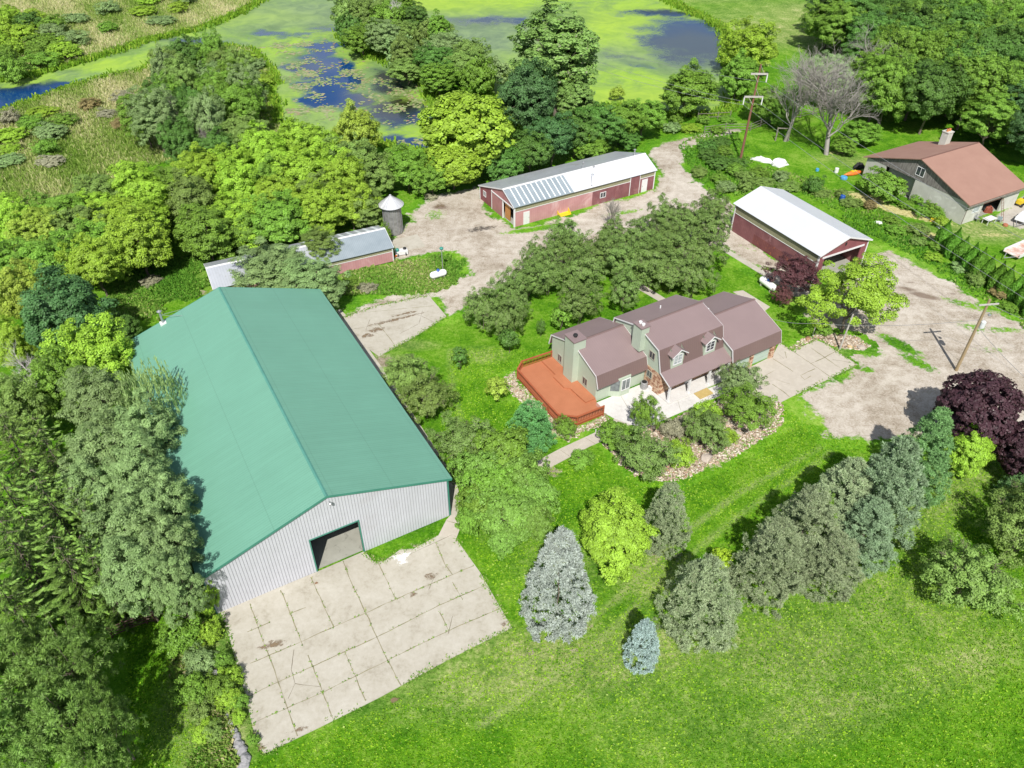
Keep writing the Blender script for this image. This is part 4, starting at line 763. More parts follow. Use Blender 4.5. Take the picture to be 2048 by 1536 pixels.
# dormers
for s0 in (7.05, 11.25):
    s1 = s0+1.5; c = (s0+s1)/2
    b = MB(); b.prism([(s0, 3.02), (s1, 3.02), (s1, 4.72), (c, 5.2), (s0, 4.72)], 1, -2.42, -2.30, SAGEX)
    b.prism([(-2.30, 3.1), (-2.30, 4.78), (-1.70, 4.78), (-1.72, 5.2)], 0, s0, s0+.1, SAGE); b.prism([(-2.30, 3.1), (-2.30, 4.78), (-1.70, 4.78), (-1.72, 5.2)], 0, s1-.1, s1, SAGE)
    d = b.build('dormer', hs)
    b = MB(); th = .08; 
    for sg in (-1, 1):
        e = c+sg*1.0; zl = 4.62; zt = 5.32
        yb_r = -1.72+(zt-5.295)/.274; yb_e = -2.0
        vs = [(c, -2.72, zt), (e, -2.72, zl), (e, -1.9, zl), (c, yb_r+.3, zt), (c, -2.72, zt-th), (e, -2.72, zl-th), (e, -1.9, zl-th), (c, yb_r+.3, zt-th)]
        b.add(vs, [(0, 1, 2, 3), (4, 7, 6, 5), (0, 4, 5, 1), (1, 5, 6, 2), (2, 6, 7, 3)], TAUPE)
    b.build('dormer_roof', d)
    b = MB()
    for sg in (-1, 1): e = c+sg*1.02; b.prism([(c, 5.30), (e, 4.59), (e, 4.48), (c, 5.18)], 1, -2.76, -2.723, WHITE)
    b.split('rake_trim', d)
    window(d, 1, -2.42, s0+.2, s1-.2, 3.35, 4.55, -1, glass=GLASSL if s0 < 9 else GLASS, bars=1, rows=2)
# chimneys
b = MB(); b.box(-.72, .0, 3.15, 4.68, .0, 5.55, SAGE); ca_ = b.build('chimney', hs)
b = MB(); b.box(-.80, .75, 3.07, 4.76, 5.55, 5.66, TAUPE); b.box(.0, .70, 3.15, 4.68, 4.3, 5.55, SAGE); b.build('cap', ca_)
b = MB(); b.lathe([(.16, 5.66), (.16, 5.86), (.24, 5.88), (.2, 5.97), (.03, 6.0)], BLACK, (-.1, 3.85, 0), 14); b.build('flue', ca_)
b = MB(); b.box(5.3, 5.98, .5, 1.72, 3.9, 6.62, SAGE); cb_ = b.build('chimney', hs)
b = MB(); b.box(5.22, 6.35, .42, 1.80, 6.62, 6.72, TAUPE); b.box(5.98, 6.28, .5, 1.72, 5.7, 6.62, SAGE); b.build('cap', cb_)
for q in (.85, 1.3): b = MB(); b.lathe([(.15, 6.72), (.15, 6.86), (.19, 6.88), (.17, 6.93)], WHITE, (5.75, q, 0), 12); b.build('flue', cb_)
for s, t, z in ((10.3, 3.6, 5.5), (15.4, 1.8, 4.45)):
    b = MB(); b.tube((s, t, z-.1), (s, t, z+.35), .07, .07, WHITE, 10); b.build('vent_pipe', rb if s < 14 else rc)
# windows
SF = M('tan_window_frame', (.36, .34, .28))
window(hs, 0, 0, 6.0, 6.72, .85, 1.75, -1, frame=SF); window(hs, 0, 0, 1.5, 2.3, .9, 1.85, -1, frame=SF)
window(hs, 0, LA, -1.15, -.28, 3.55, 4.45, -1, frame=SF); window(hs, 0, LA-.03, -1.15, -.35, 1.25, 2.1, -1, frame=SF)
# bay
b = MB(); bp = [(1.65, .1), (2.55, -.55), (3.75, -.55), (4.15, .1)]
b.prism(bp, 2, .06, 2.3, SAGEX); by = b.build('bay', hs); window(by, 1, -.55, 2.62, 3.7, .75, 2.1, -1, glass=GLASSD)
f = MB(); q0, q1 = Vector((1.75, .03)), Vector((2.48, -.5)); nn = Vector((-.585, -.81))
vs = [(*(p+nn*e), z) for e in (0, .03) for p, z in ((q0, .75), (q1, .75), (q1, 2.1), (q0, 2.1))]; f.add(vs, [(0, 1, 2, 3), (4, 5, 6, 7), (0, 4, 5, 1), (1, 5, 6, 2), (2, 6, 7, 3), (3, 7, 4, 0)], GLASSD); f.build('window', by)
# porch
b = MB(); b.box(LA-.02, LB-.02, -4.0, -2.38, 0, .16, CONC3); b.build('porch_floor', hs)
for s in (6.12, 8.72, 11.33, 13.85):
    b = MB(); b.box(s-.09, s+.09, -3.75, -3.57, .16, 2.22, WHITE); b.box(s-.13, s+.13, -3.79, -3.53, .16, .3, WHITE)
    for sg in (-1, 1):
        if (s < 7 and sg < 0) or (s > 13 and sg > 0): continue
        b.prism([(s+sg*.09, 1.75), (s+sg*.09, 1.88), (s+sg*.55, 2.22), (s+sg*.4, 2.22)], 1, -3.70, -3.62, WHITE)
    b.build('porch_post', hs)
b = MB(); b.box(LA+.02, LB-.05, -3.76, -3.56, 2.22, 2.34, WHITE); b.build('porch_beam', hs)
b = MB(); b.box(9.4, 10.3, -2.43, -2.373, .18, 2.2, WHITE); d = b.build('door', hs); b = MB(); b.box(9.5, 9.56, -2.5, -2.433, 1.1, 1.2, STEEL); b.build('handle', d)
window(hs, 1, -2.37, 7.3, 8.6, .9, 2.1, -1); window(hs, 1, -2.37, 11.2, 12.5, .9, 2.1, -1)
b = MB(); b.box(9.2, 10.9, -5.0, -4.04, 0.06, .15, M('straw_mat', (.48, .36, .14), (.4, .29, .1), 3, .9)); o = b.build('step', None); o.location = (HO[0], HO[1], 0); o.rotation_euler = (0, 0, HY); tag(o, 'flat tan wooden step lying in front of the porch', 'step')
# air conditioner and bin beside the brick
ac = hl(at(1287, 775)); t_ = thing('air_conditioner', 'round grey air conditioning unit on the patio by the brick wall', 'air conditioner', (*at(1287, 776), .06), HY)
b = MB(); b.lathe([(.36, 0), (.36, .72), (.30, .76)], M('ac_grille', (.42, .42, .42), (.25, .25, .25), 8, .5, .3, 0, 10, (2, .05), .8), n=20); b.build('body', t_); b = MB(); b.lathe([(.26, .76), (.26, .79)], BLACK, n=20); b.build('fan_grille', t_)
b = MB(); b.box(-.3, .3, -.22, .22, 0, .35, WHITE); o = b.build('step_stool'); o.location = (*at(1302, 778), .06); o.rotation_euler = (0, 0, HY); tag(o, 'low white box beside the round air conditioner', 'box')

# --- deck
dk = thing('deck', 'orange stained wooden deck with railings around the left gable of the house', 'deck', (HO[0], HO[1], 0), HY)
rail_px = [(1100, 699), (1044, 722), (1035, 738), (1097, 808), (1117, 829), (1155, 833), (1208, 812)]
RP = [hl(at(x, y, 1.30)) for x, y in rail_px]; RP[0] = (RP[0][0], min(RP[0][1], 7.8))
DZ = .45
poly = [(-.02, RP[0][1])]+[p for p in RP[1:]]+[(RP[-1][0]-.05, -1.2), (.3, -.2), (-.02, -.1)]
poly = [(-.02, RP[0][1]), *RP[1:], (RP[-1][0], RP[-1][1]+1.2), (-.02, -.2)]
b = MB(); b.prism(poly, 2, DZ-.12, DZ, DECK); b.build('deck_floor', dk)
b = MB()
pc = np.array(poly); cen = pc.mean(0); inn = cen+(pc-cen)*.985
b.prism([tuple(p) for p in inn], 2, 0, DZ-.12, RAILM); b.build('skirt', dk)
b = MB(); up = [(-.02, 7.7), (-1.35, 7.7), (-1.35, 5.1), (-1.75, 4.9), (-1.75, 2.9), (-1.3, 2.5), (-1.3, 2.0), (-1.2, .0), (-.02, .0)]
b.prism(up, 2, DZ+.002, DZ+.17, DECK); b.build('raised_step', dk)
b = MB(); b.box(-.9, -.1, -1.4, -.25, .07, .3, M('weathered_step', (.42, .24, .19), (.34, .18, .14), 2)); b.build('lower_step', dk)
for p, q in zip(RP[:-1], RP[1:]):
    b = MB(); p, q = Vector(p), Vector(q); L_ = (q-p).length; d = (q-p)/L_; n = Vector((-d.y, d.x))
    def rail(z0, z1, hw):
        b.add([(*(p+n*hw), z0), (*(p-n*hw), z0), (*(q-n*hw), z0), (*(q+n*hw), z0), (*(p+n*hw), z1), (*(p-n*hw), z1), (*(q-n*hw), z1), (*(q+n*hw), z1)], [(0, 1, 2, 3), (4, 5, 6, 7), (0, 1, 5, 4), (1, 2, 6, 5), (2, 3, 7, 6), (3, 0, 4, 7)], RAILM)
    rail(DZ+.78, DZ+.85, .09); rail(DZ+.10, DZ+.17, .03); rail(DZ-.14, DZ-.02, .045)
    k = max(2, int(L_/.17))
    for i in range(1, k):
        c = p+d*(L_*i/k); b.box(c.x-.018, c.x+.018, c.y-.018, c.y+.018, DZ+.17, DZ+.78, RAILM)
    b.build('railing', dk)
for p in RP:
    b = MB(); b.box(p[0]-.055, p[0]+.055, p[1]-.055, p[1]+.055, 0, DZ+.92, RAILM); b.build('rail_post', dk)

# ------------------------------------------------------------------ poles and wires
def wire(pts, sag, r, name, label, mat=STEEL):
    b = MB()
    for a, c in zip(pts[:-1], pts[1:]):
        a, c = Vector(a), Vector(c); n = 10
        q = [a.lerp(c, i/n)-Vector((0, 0, sag*4*(i/n)*(1-i/n))) for i in range(n+1)]
        for u, v in zip(q[:-1], q[1:]): b.tube(u, v, r, r, mat, 4, False)
    return tag(b.build(name), label, 'wire')
tp = at(1480, 322); up_ = thing('utility_pole', 'tall reddish power pole with two pale crossarms beyond the white shed', 'utility pole', (tp[0], tp[1], 0))
TH = 14.6; lean = .4
b = MB(); b.tube((0, 0, 0), (lean*.6, .1, TH), .20, .12, REDPOLE, 10); b.build('pole', up_)
for z, l0, l1 in ((TH-1.3, -1.25, 1.25), (TH-4.6, -1.5, 1.3)):
    x = lean*.6*z/TH; b = MB(); b.box(x+l0, x+l1, -.2, -.05, z-.12, z+.12, PALEWOOD); b.tube((x+l0*.55, -.13, z-.1), (x, -.13, z-1.2), .035, .035, PALEWOOD, 5); b.tube((x+l1*.5, -.13, z+.1), (x, -.13, z+1.15), .03, .03, PALEWOOD, 5); c = b.build('crossarm', up_)
    for l in ((l0+.05, l1-.05) if z < TH-3 else (l1-.05,)): b = MB(); b.tube((x+l, -.13, z-.1), (x+l, -.13, z-1.15), .09, .09, WHITE, 8); b.build('insulator', c)
lp_ = at(1912, 741); lpp = thing('utility_pole', 'leaning brown wooden pole with a transformer and crossarm behind the purple maple', 'utility pole', (lp_[0], lp_[1], 0))
PH = 8.84
b = MB(); b.tube((0, 0, 0), (0, 0, PH), .17, .12, WOODP, 10); b.build('pole', lpp)
b = MB(); aa = R(8); ux, uy = math.cos(aa)*1.05, math.sin(aa)*1.05; b.add([(s*ux-uy*.06*k, s*uy+ux*.06*k-.16, PH-.5+z) for z in (-.07, .07) for s in (-1, 1) for k in (-1, 1)], [(0, 1, 3, 2), (4, 6, 7, 5), (0, 2, 6, 4), (1, 5, 7, 3), (0, 4, 5, 1), (2, 3, 7, 6)], PALEWOOD); b.build('crossarm', lpp)
b = MB(); b.lathe([(.22, 0), (.24, .1), (.24, .72), (.12, .82)], M('transformer_paint', (.62, .66, .66), None, 2, .4), (.38, -.1, PH-3.3), 16); b.box(.1, .25, -.16, -.04, PH-3.1, PH-2.7, STEEL); b.build('transformer', lpp)
b = MB(); b.lathe([(.05, 0), (.16, -.06), (.18, -.16), (.1, -.24)], STEEL, (.45, -.3, PH-1.5), 12); b.tube((0, 0, PH-1.45), (.45, -.3, PH-1.4), .03, .03, STEEL, 6); b.build('lamp_head', lpp)
TPx = np.array([tp[0]+.25, tp[1]])
farL = at(1180, 60, 8); farR = at(2300, 620, 12)
for i, (dx, z) in enumerate(((1.2, TH-2.5), (1.25, TH-5.8), (-1.45, TH-5.8))):
    q = (TPx[0]+dx, TPx[1]-.13, z); e = at(2200, (560, 640, 690)[i], 9.5); s = at(1120, (70, 95, 110)[i], 11)
    wire([(*s, 11), q, (*e, 9.5)], .8, .022, 'power_line', ('upper', 'middle', 'lower')[i]+' power line strung from the tall reddish pole across the neighbour yard')
hc = (HO[0]+LC*math.cos(HY), HO[1]+LC*math.sin(HY))
wire([(hc[0], hc[1], 3.6), (*at(1625, 640, 5), 4.6), (lp_[0], lp_[1], PH-2.4)], .5, .018, 'service_wire', 'thin service wire from the garage corner to the brown pole')
wire([(lp_[0], lp_[1], PH-3.2), (*at(2110, 830, 3), 4)], .4, .02, 'service_wire', 'thin wire running from the brown pole towards the right edge')
wire([(lp_[0], lp_[1], PH-.4), (*at(2120, 660, 8), 8)], .3, .02, 'service_wire', 'wire leaving the crossarm of the brown pole for the right edge')
# yard lamp on a thin pole left of the pink barn
yl = thing('yard_lamp', 'slim grey yard lamp on a post above the left propane tank', 'lamp', (*at(886, 548), 0))
b = MB(); b.tube((0, 0, 0), (0, 0, 3.4), .05, .04, GALV, 8); b.build('post', yl); b = MB(); b.lathe([(.05, 3.4), (.22, 3.45), (.26, 3.6), (.1, 3.75)], TEAL, n=12); b.build('lamp_head', yl)
# grey post in the driveway bed
gp = at(1679, 699); o = MB(); o.tube((0, 0, 0), (.15, 0, 4.6), .1, .08, PALEWOOD, 8); o = o.build('post', None, loc=(gp[0], gp[1], 0)); tag(o, 'leaning bleached wooden post at the corner of the driveway bed', 'post')
for x, y, lab in ((1625, 672, 'short grey stake at the left end of the driveway bed'), (1191, 868, 'tiny white marker post by the front walk')):
    o = MB(); o.tube((0, 0, 0), (0, 0, 1.2 if x > 1300 else .6), .05, .04, PALEWOOD if x > 1300 else WHITE, 7); o = o.build('post', None, loc=(*at(x, y), 0)); tag(o, lab, 'post')

# ------------------------------------------------------------------ propane tanks, small things
def tank(x0, y0, x1, y1, label):
    a, c = at(x0, y0, .7), at(x1, y1, .7); L = np.hypot(*(c-a)); m_ = (a+c)/2
    t = thing('propane_tank', label, 'propane tank', (m_[0], m_[1], 0), math.atan2(*(c-a)[::-1])); r = .43
    pr = [(.02, -L/2)]+[(r*math.sin(k*math.pi/12), -L/2+r*(1-math.cos(k*math.pi/12))) for k in range(1, 7)]+[(r*math.cos(k*math.pi/12), L/2-r+r*math.sin(k*math.pi/12)) for k in range(0, 6)]+[(.02, L/2)]
    b = MB(); b.lathe(pr, WTANK, (0, 0, .68), 24, 'x'); b.build('tank_shell', t, True)
    b = MB(); b.lathe([(.2, 1.09), (.2, 1.25), (.14, 1.33), (.02, 1.35)], BLUE, n=14); b.build('valve_cover', t)
    for s in (-1, 1): b = MB(); b.box(s*L*.3-.07, s*L*.3+.07, -.32, .32, 0, .3, CONC); b.build('foot', t)
    return t
tank(860, 552, 893, 543, 'white propane tank on the grass island below the pink shed')
tank(1521, 556, 1551, 578, 'white propane tank beside the dark plum tree')
# yellow implement by the pink barn
yt = thing('loader_bucket', 'yellow machine bucket with hooks lying by the pink barn wall', 'bucket', (*at(1128, 430), 0), .5)
b = MB(); b.prism([(-.45, .1), (.35, .02), (.55, .25), (.5, .85), (.42, .85), (.42, .3), (.3, .16), (-.4, .22)], 0, -.9, .9, YELLOW)
for x in (-.9, .84): b.prism([(-.45, .1), (.55, .1), (.5, .85), (-.1, .45)], 0, x, x+.06, YELLOW)
b.build('scoop', yt)
for x in (-.45, .4): b = MB(); b.prism([(.5, .3), (.9, .4), (.85, 1.1), (.6, 1.0)], 0, x, x+.08, YELLOW); b.build('bracket', yt)
# white pump rig by the small pad
pg = thing('pump_cart', 'white and teal pump unit on the ground at the end of the pink shed', 'pump', (*at(803, 508), 0), .3)
b = MB(); b.box(-.8, .8, -.45, .45, .12, .55, WHITE); b.build('frame', pg); b = MB(); b.lathe([(.22, .55), (.22, .72), (.1, .8)], BLACK, (.5, .2, 0), 12); b.build('lid', pg); b = MB(); b.lathe([(.2, .55), (.24, .8), (.1, .95)], TEAL, (-.5, -.1, 0), 12); b.build('motor', pg)
b = MB(); b.tube((-1.0, -.5, .05), (-.7, -.7, .3), .12, .08, ORANGE, 8); b.build('hose_end', pg)
for s in (-1, 1): b = MB(); b.lathe([(.12, -.06), (.2, -.05), (.2, .05), (.12, .06)], BLACK, (s*.5, -.5, .2), 12, 'x'); b.build('wheel', pg)
# neighbour's clutter
def drum(x, y, r, h, mat, label, name='barrel'):
    b = MB(); b.lathe([(r*.93, 0), (r, .05), (r, h*.33), (r*1.04, h*.35), (r, h*.37), (r, h*.66), (r*1.04, h*.68), (r, h*.7), (r, h-.04), (r*.93, h)], mat, n=16); b.lathe([(r*.85, h+.004), (r*.85, h+.012)], mat, n=16)
    tag(b.build(name, None, loc=(*at(x, y), 0)), label, name)
drum(1687, 358, .5, .4, LBLUE, 'light blue tub in the weeds left of the block building', 'tub')
drum(1683, 402, .35, .85, BLUE, 'blue barrel standing in the weeds above the white shed')
drum(1672, 345, .3, .7, WHITE, 'white barrel near the orange boat by the block building')
drum(1634, 342, .25, .4, LBLUE, 'small blue bucket on the straw coloured grass', 'bucket')
def rag(x, y, rx, ry, h, rz, label, name='tarp', mat=None):
    r = np.random.RandomState(int(x)); b = MB(); n = 14; V = []; 
    for k in range(6):
        for i in range(n):
            a = 2*math.pi*i/n; s = (1, .95, .75, .5, .25, .03)[k]*(1+.18*math.sin(2*a+x)+.12*r.normal()); V.append((rx*s*math.cos(a), ry*s*math.sin(a), (0, .3, .75, .9, 1, 1.02)[k]*h*(1+.15*r.normal())))
    b.add(V, [(k*n+i, k*n+(i+1) % n, (k+1)*n+(i+1) % n, (k+1)*n+i) for k in range(5) for i in range(n)], mat or WHITE)
    tag(b.build(name, None, loc=(*at(x, y), 0), rz=rz), label, name)
rag(1523, 322, 1.5, .6, .6, -.3, 'white tarp heap nearer to the tall reddish pole')
rag(1557, 329, 1.5, .9, .8, .2, 'larger white tarp heap on the lawn right of the pole')
rag(1757, 446, .6, .35, .25, .1, 'white scrap lying in the weeds right of the white shed', 'scrap')
rag(1883, 455, .7, .5, .3, .3, 'white sheet at the top end of the arborvitae row', 'scrap')
by_ = thing('kayak', 'orange and yellow kayak lying by the block building wall', 'kayak', (*at(1706, 350), .0), .35)
b = MB(); b.lathe([(.02, -1.8), (.2, -1.3), (.38, -.4), (.38, .4), (.2, 1.3), (.02, 1.8)], ORANGE, (0, 0, .3), 12, 'x'); b.build('hull', by_, True)
b = MB(); b.box(-.5, .4, -.2, .2, .62, .7, YELLOW); b.build('cockpit', by_)
rag(1717, 336, .8, .6, .8, .4, 'black covered heap against the corner of the block building', 'heap', BLACK)
rag(1866, 441, .5, .4, .5, 0, 'yellow thing in the hedge right of the straw strip', 'scrap', YELLOW)
def trailer(x, y, L, Wd, rz, label, bed):
    t = thing('trailer', label, 'trailer', (*at(x, y), 0), rz)
    b = MB(); b.box(-L/2, L/2, -Wd/2, Wd/2, .5, .6, bed); b.build('bed', t)
    b = MB(); b.box(-L/2, L/2, -Wd/2-.06, -Wd/2, .5, .95, WHITE); b.box(-L/2, L/2, Wd/2, Wd/2+.06, .5, .95, WHITE); b.box(L/2, L/2+.06, -Wd/2-.06, Wd/2+.06, .5, .95, WHITE); b.split('side_rail', t)
    b = MB(); b.tube((-L/2, -.6, .52), (-L/2-1.5, 0, .5), .05, .05, STEEL, 6); b.tube((-L/2, .6, .52), (-L/2-1.5, 0, .5), .05, .05, STEEL, 6); b.build('drawbar', t)
    for s in (-1, 1): b = MB(); b.lathe([(.15, -.1), (.34, -.08), (.34, .08), (.15, .1)], BLACK, (0, 0, 0), 16, 'x'); w_ = b.build('wheel', t, loc=(.3, s*(Wd/2+.2), .34), rz=math.pi/2)
    return t
trailer(2040, 507, 4.6, 2.0, .55, 'flat white trailer with rusty bed beyond the arborvitae row', M('rusty_bed', (.75, .72, .68), (.4, .16, .08), 1.2, .6))
trailer(2046, 444, 2.6, 1.6, .75, 'white utility trailer parked on the neighbour drive at the right edge', WHITE)
tb = thing('garden_table', 'cluttered white garden table on the grass by the block building', 'table', (*at(1976, 446), 0), .5)
b = MB(); b.box(-.9, .9, -.5, .5, .68, .74, WHITE); b.build('table_top', tb)
for sx in (-.8, .8):
    for sy in (-.4, .4): b = MB(); b.box(sx-.03, sx+.03, sy-.03, sy+.03, 0, .68, WHITE); b.build('leg', tb)
def chair(x, y, rz, label, mat):
    t = thing('garden_chair', label, 'chair', (*at(x, y), 0), rz, None); b = MB(); b.box(-.28, .28, -.28, .28, .4, .45, mat); b.build('seat', t); b = MB(); b.prism([(.25, .45), (.3, .45), (.42, 1.0), (.37, 1.0)], 0, -.28, .28, mat); b.build('backrest', t)
    for sx in (-.25, .25):
        for sy in (-.25, .25): b = MB(); b.box(sx-.02, sx+.02, sy-.02, sy+.02, 0, .4, mat); b.build('leg', t)
chair(1952, 442, .4, 'grey garden chair left of the cluttered table', STEEL); chair(1997, 444, 2.5, 'blue grey folding chair right of the cluttered table', M('chair_blue', (.35, .42, .5)))
drum(2010, 452, .32, .3, M('terracotta', (.42, .15, .08)), 'terracotta bowl on the grass corner of the neighbour drive', 'planter')
ldr = thing('ladder', 'thin ladder leaning against the block building by the open door', 'ladder', (*at(2002, 442), 0), .55)
b = MB()
for s in (-.22, .22): b.tube((s, -.2, 0), (s, 1.0, 2.9), .03, .03, REDPOLE, 5)
b.split('side_rail', ldr)
for k in range(8): b = MB(); b.tube((-.22, -.2+1.2*(k+.5)/8, 2.9*(k+.5)/8), (.22, -.2+1.2*(k+.5)/8, 2.9*(k+.5)/8), .02, .02, REDPOLE, 5); b.build('rung', ldr)
trk = thing('lawn_tractor', 'yellow and green lawn tractor at the right edge beside the block building', 'tractor', (*at(2040, 410), 0), .6)
b = MB(); b.box(-.9, .1, -.35, .35, .4, .95, YELLOW); b.build('hood', trk); b = MB(); b.box(.15, .9, -.45, .45, .35, .6, M('tractor_green', (.02, .14, .05))); b.box(.3, .8, -.28, .28, .6, .75, BLACK); b.box(.75, .85, -.28, .28, .75, 1.15, BLACK); b.build('seat', trk)
for sx, r in ((-.65, .24), (.55, .36)):
    for sy in (-.5, .5): b = MB(); b.lathe([(r*.4, -.1), (r, -.09), (r, .09), (r*.4, .1)], BLACK, (0, 0, 0), 14, 'x'); b.build('wheel', trk, loc=(sx, sy, r), rz=math.pi/2)
rag(1975, 425, .5, .5, .9, 0, 'rusty red potted shrub by the block building window', 'pot_plant', M('rust_leaf', (.28, .07, .04)))
# wooden rail fence at the edge of the far lawn
def fence(pts, gap, h, label, mat, rails=3, name='fence'):
    b0 = W(pts); t = thing(name, label, 'fence', (*b0[0], 0)); p = resample(b0, gap)-b0[0]; b = MB()
    for a, c in zip(p[:-1], p[1:]):
        for k in range(rails): z = h*(k+.75)/rails; b.tube((*a, z), (*c, z+rng.normal(0, .03)), .045, .045, mat, 5)
    b.build('rails', t)
    for a in p: b = MB(); b.tube((*a, 0), (*a, h+.1), .07, .06, mat, 6); b.build('post', t)
fence([(1408, 268), (1450, 262), (1500, 262), (1540, 246), (1570, 240), (1600, 236), (1650, 225)], 2.2, 1.3, 'grey wooden rail fence running behind the tall reddish pole', GREYWOOD)
fence([(312, 1244), (295, 1247), (255, 1262), (225, 1275)], 1.6, 1.2, 'dark rail fence at the left corner of the green roofed barn', M('dark_rail', (.10, .05, .04)), 4)
fence([(1395, 240), (1435, 238), (1460, 236)], 2.0, 1.2, 'short broken wooden fence by the pond edge track', GREYWOOD, 2)
gt = thing('gate_frame', 'wooden post and beam frame standing around the bare tree trunk', 'frame', (*at(1563, 282), 0), -.1)
for s in (-1, 1): b = MB(); b.tube((s, 0, 0), (s, 0, 2.2), .12, .11, GREYWOOD, 7); b.build('post', gt)
b = MB(); b.tube((-1.1, 0, 2.1), (1.1, 0, 2.1), .1, .1, GREYWOOD, 7); b.build('beam', gt)
for i, (x, y, rx, ry) in enumerate(((962, 458, 3.2, 1.1), (880, 412, 1.6, .8))):
    d = decal(x, y, rx, ry, .03+i*.001, ST_BLACK if i == 0 else ST_BROWN, 'scorch_mark', .3, 40+i); tag(d, ('blackened patch of dirt in the yard left of the pink barn', 'brown muddy patch near the corn crib')[i], kind='structure')

# ------------------------------------------------------------------ vegetation: prototypes
def unit(v): return v/(np.linalg.norm(v, axis=-1, keepdims=True)+1e-9)
def rdir(r, n): return unit(r.normal(0, 1, (n, 3)))
def leaves(P, N, s, asp, r, tint):
    """rhombic leaf clumps at P facing N, half length s"""
    n = len(P); t1 = unit(np.cross(N, rdir(r, n))); t2 = np.cross(N, t1); s = np.broadcast_to(s, (n,))[:, None]
    fold = N*s*.18
    V = np.stack([P-t1*s, P+t2*s*asp-fold, P+t1*s, P-t2*s*asp-fold], 1).reshape(-1, 3); return V, np.arange(n*4).reshape(n, 4), tint
def tubes(segs, n=5):
    V, Fc = [], []; k = 0
    for p, q, r0, r1 in segs:
        p, q = np.array(p, float), np.array(q, float); d = unit(q-p); a = unit(np.cross(d, [.3, .9, .1] if abs(d[2]) > .5 else [0, 0, 1.])); b = np.cross(d, a)
        an = np.arange(n)*2*math.pi/n; ring = np.cos(an)[:, None]*a+np.sin(an)[:, None]*b
        V += [p+ring*r0, q+ring*r1]; i = np.arange(n); j = (i+1) % n; Fc.append(np.stack([k+i, k+j, k+n+j, k+n+i], 1)); k += 2*n
    return np.vstack(V), np.vstack(Fc)
def curve_segs(p, q, r0, r1, n, r, wob_=.06, sag=0):
    p, q = np.array(p, float), np.array(q, float); L = np.linalg.norm(q-p); pts = [p+(q-p)*i/n+(r.normal(0, wob_*L/n**.5, 3) if 0 < i < n else 0)+np.array([0, 0, sag*L*math.sin(math.pi*i/n)]) for i in range(n+1)]
    return [(pts[i], pts[i+1], r0+(r1-r0)*i/n, r0+(r1-r0)*(i+1)/n) for i in range(n)]
def fib(n):
    i = np.arange(n)+.5; ph = np.arccos(1-2*i/n); th = math.pi*(1+5**.5)*i; return np.stack([np.cos(th)*np.sin(ph), np.sin(th)*np.sin(ph), np.cos(ph)], 1)
class Proto: pass
def mk(nm, crown, trunk, R_, H_, zc):
    p = Proto(); p.R, p.H, p.zc = R_, H_, zc
    V, Fq, t = crown; p.crown = numesh(nm+'_crown', V, Fq, [M('leaf_slot', (.1, .2, .05))], tint=t)
    p.trunk = None
    if trunk: V, Fq = tubes(trunk); p.trunk = numesh(nm+'_trunk', V, Fq, [BARK], smooth=True)
    return p
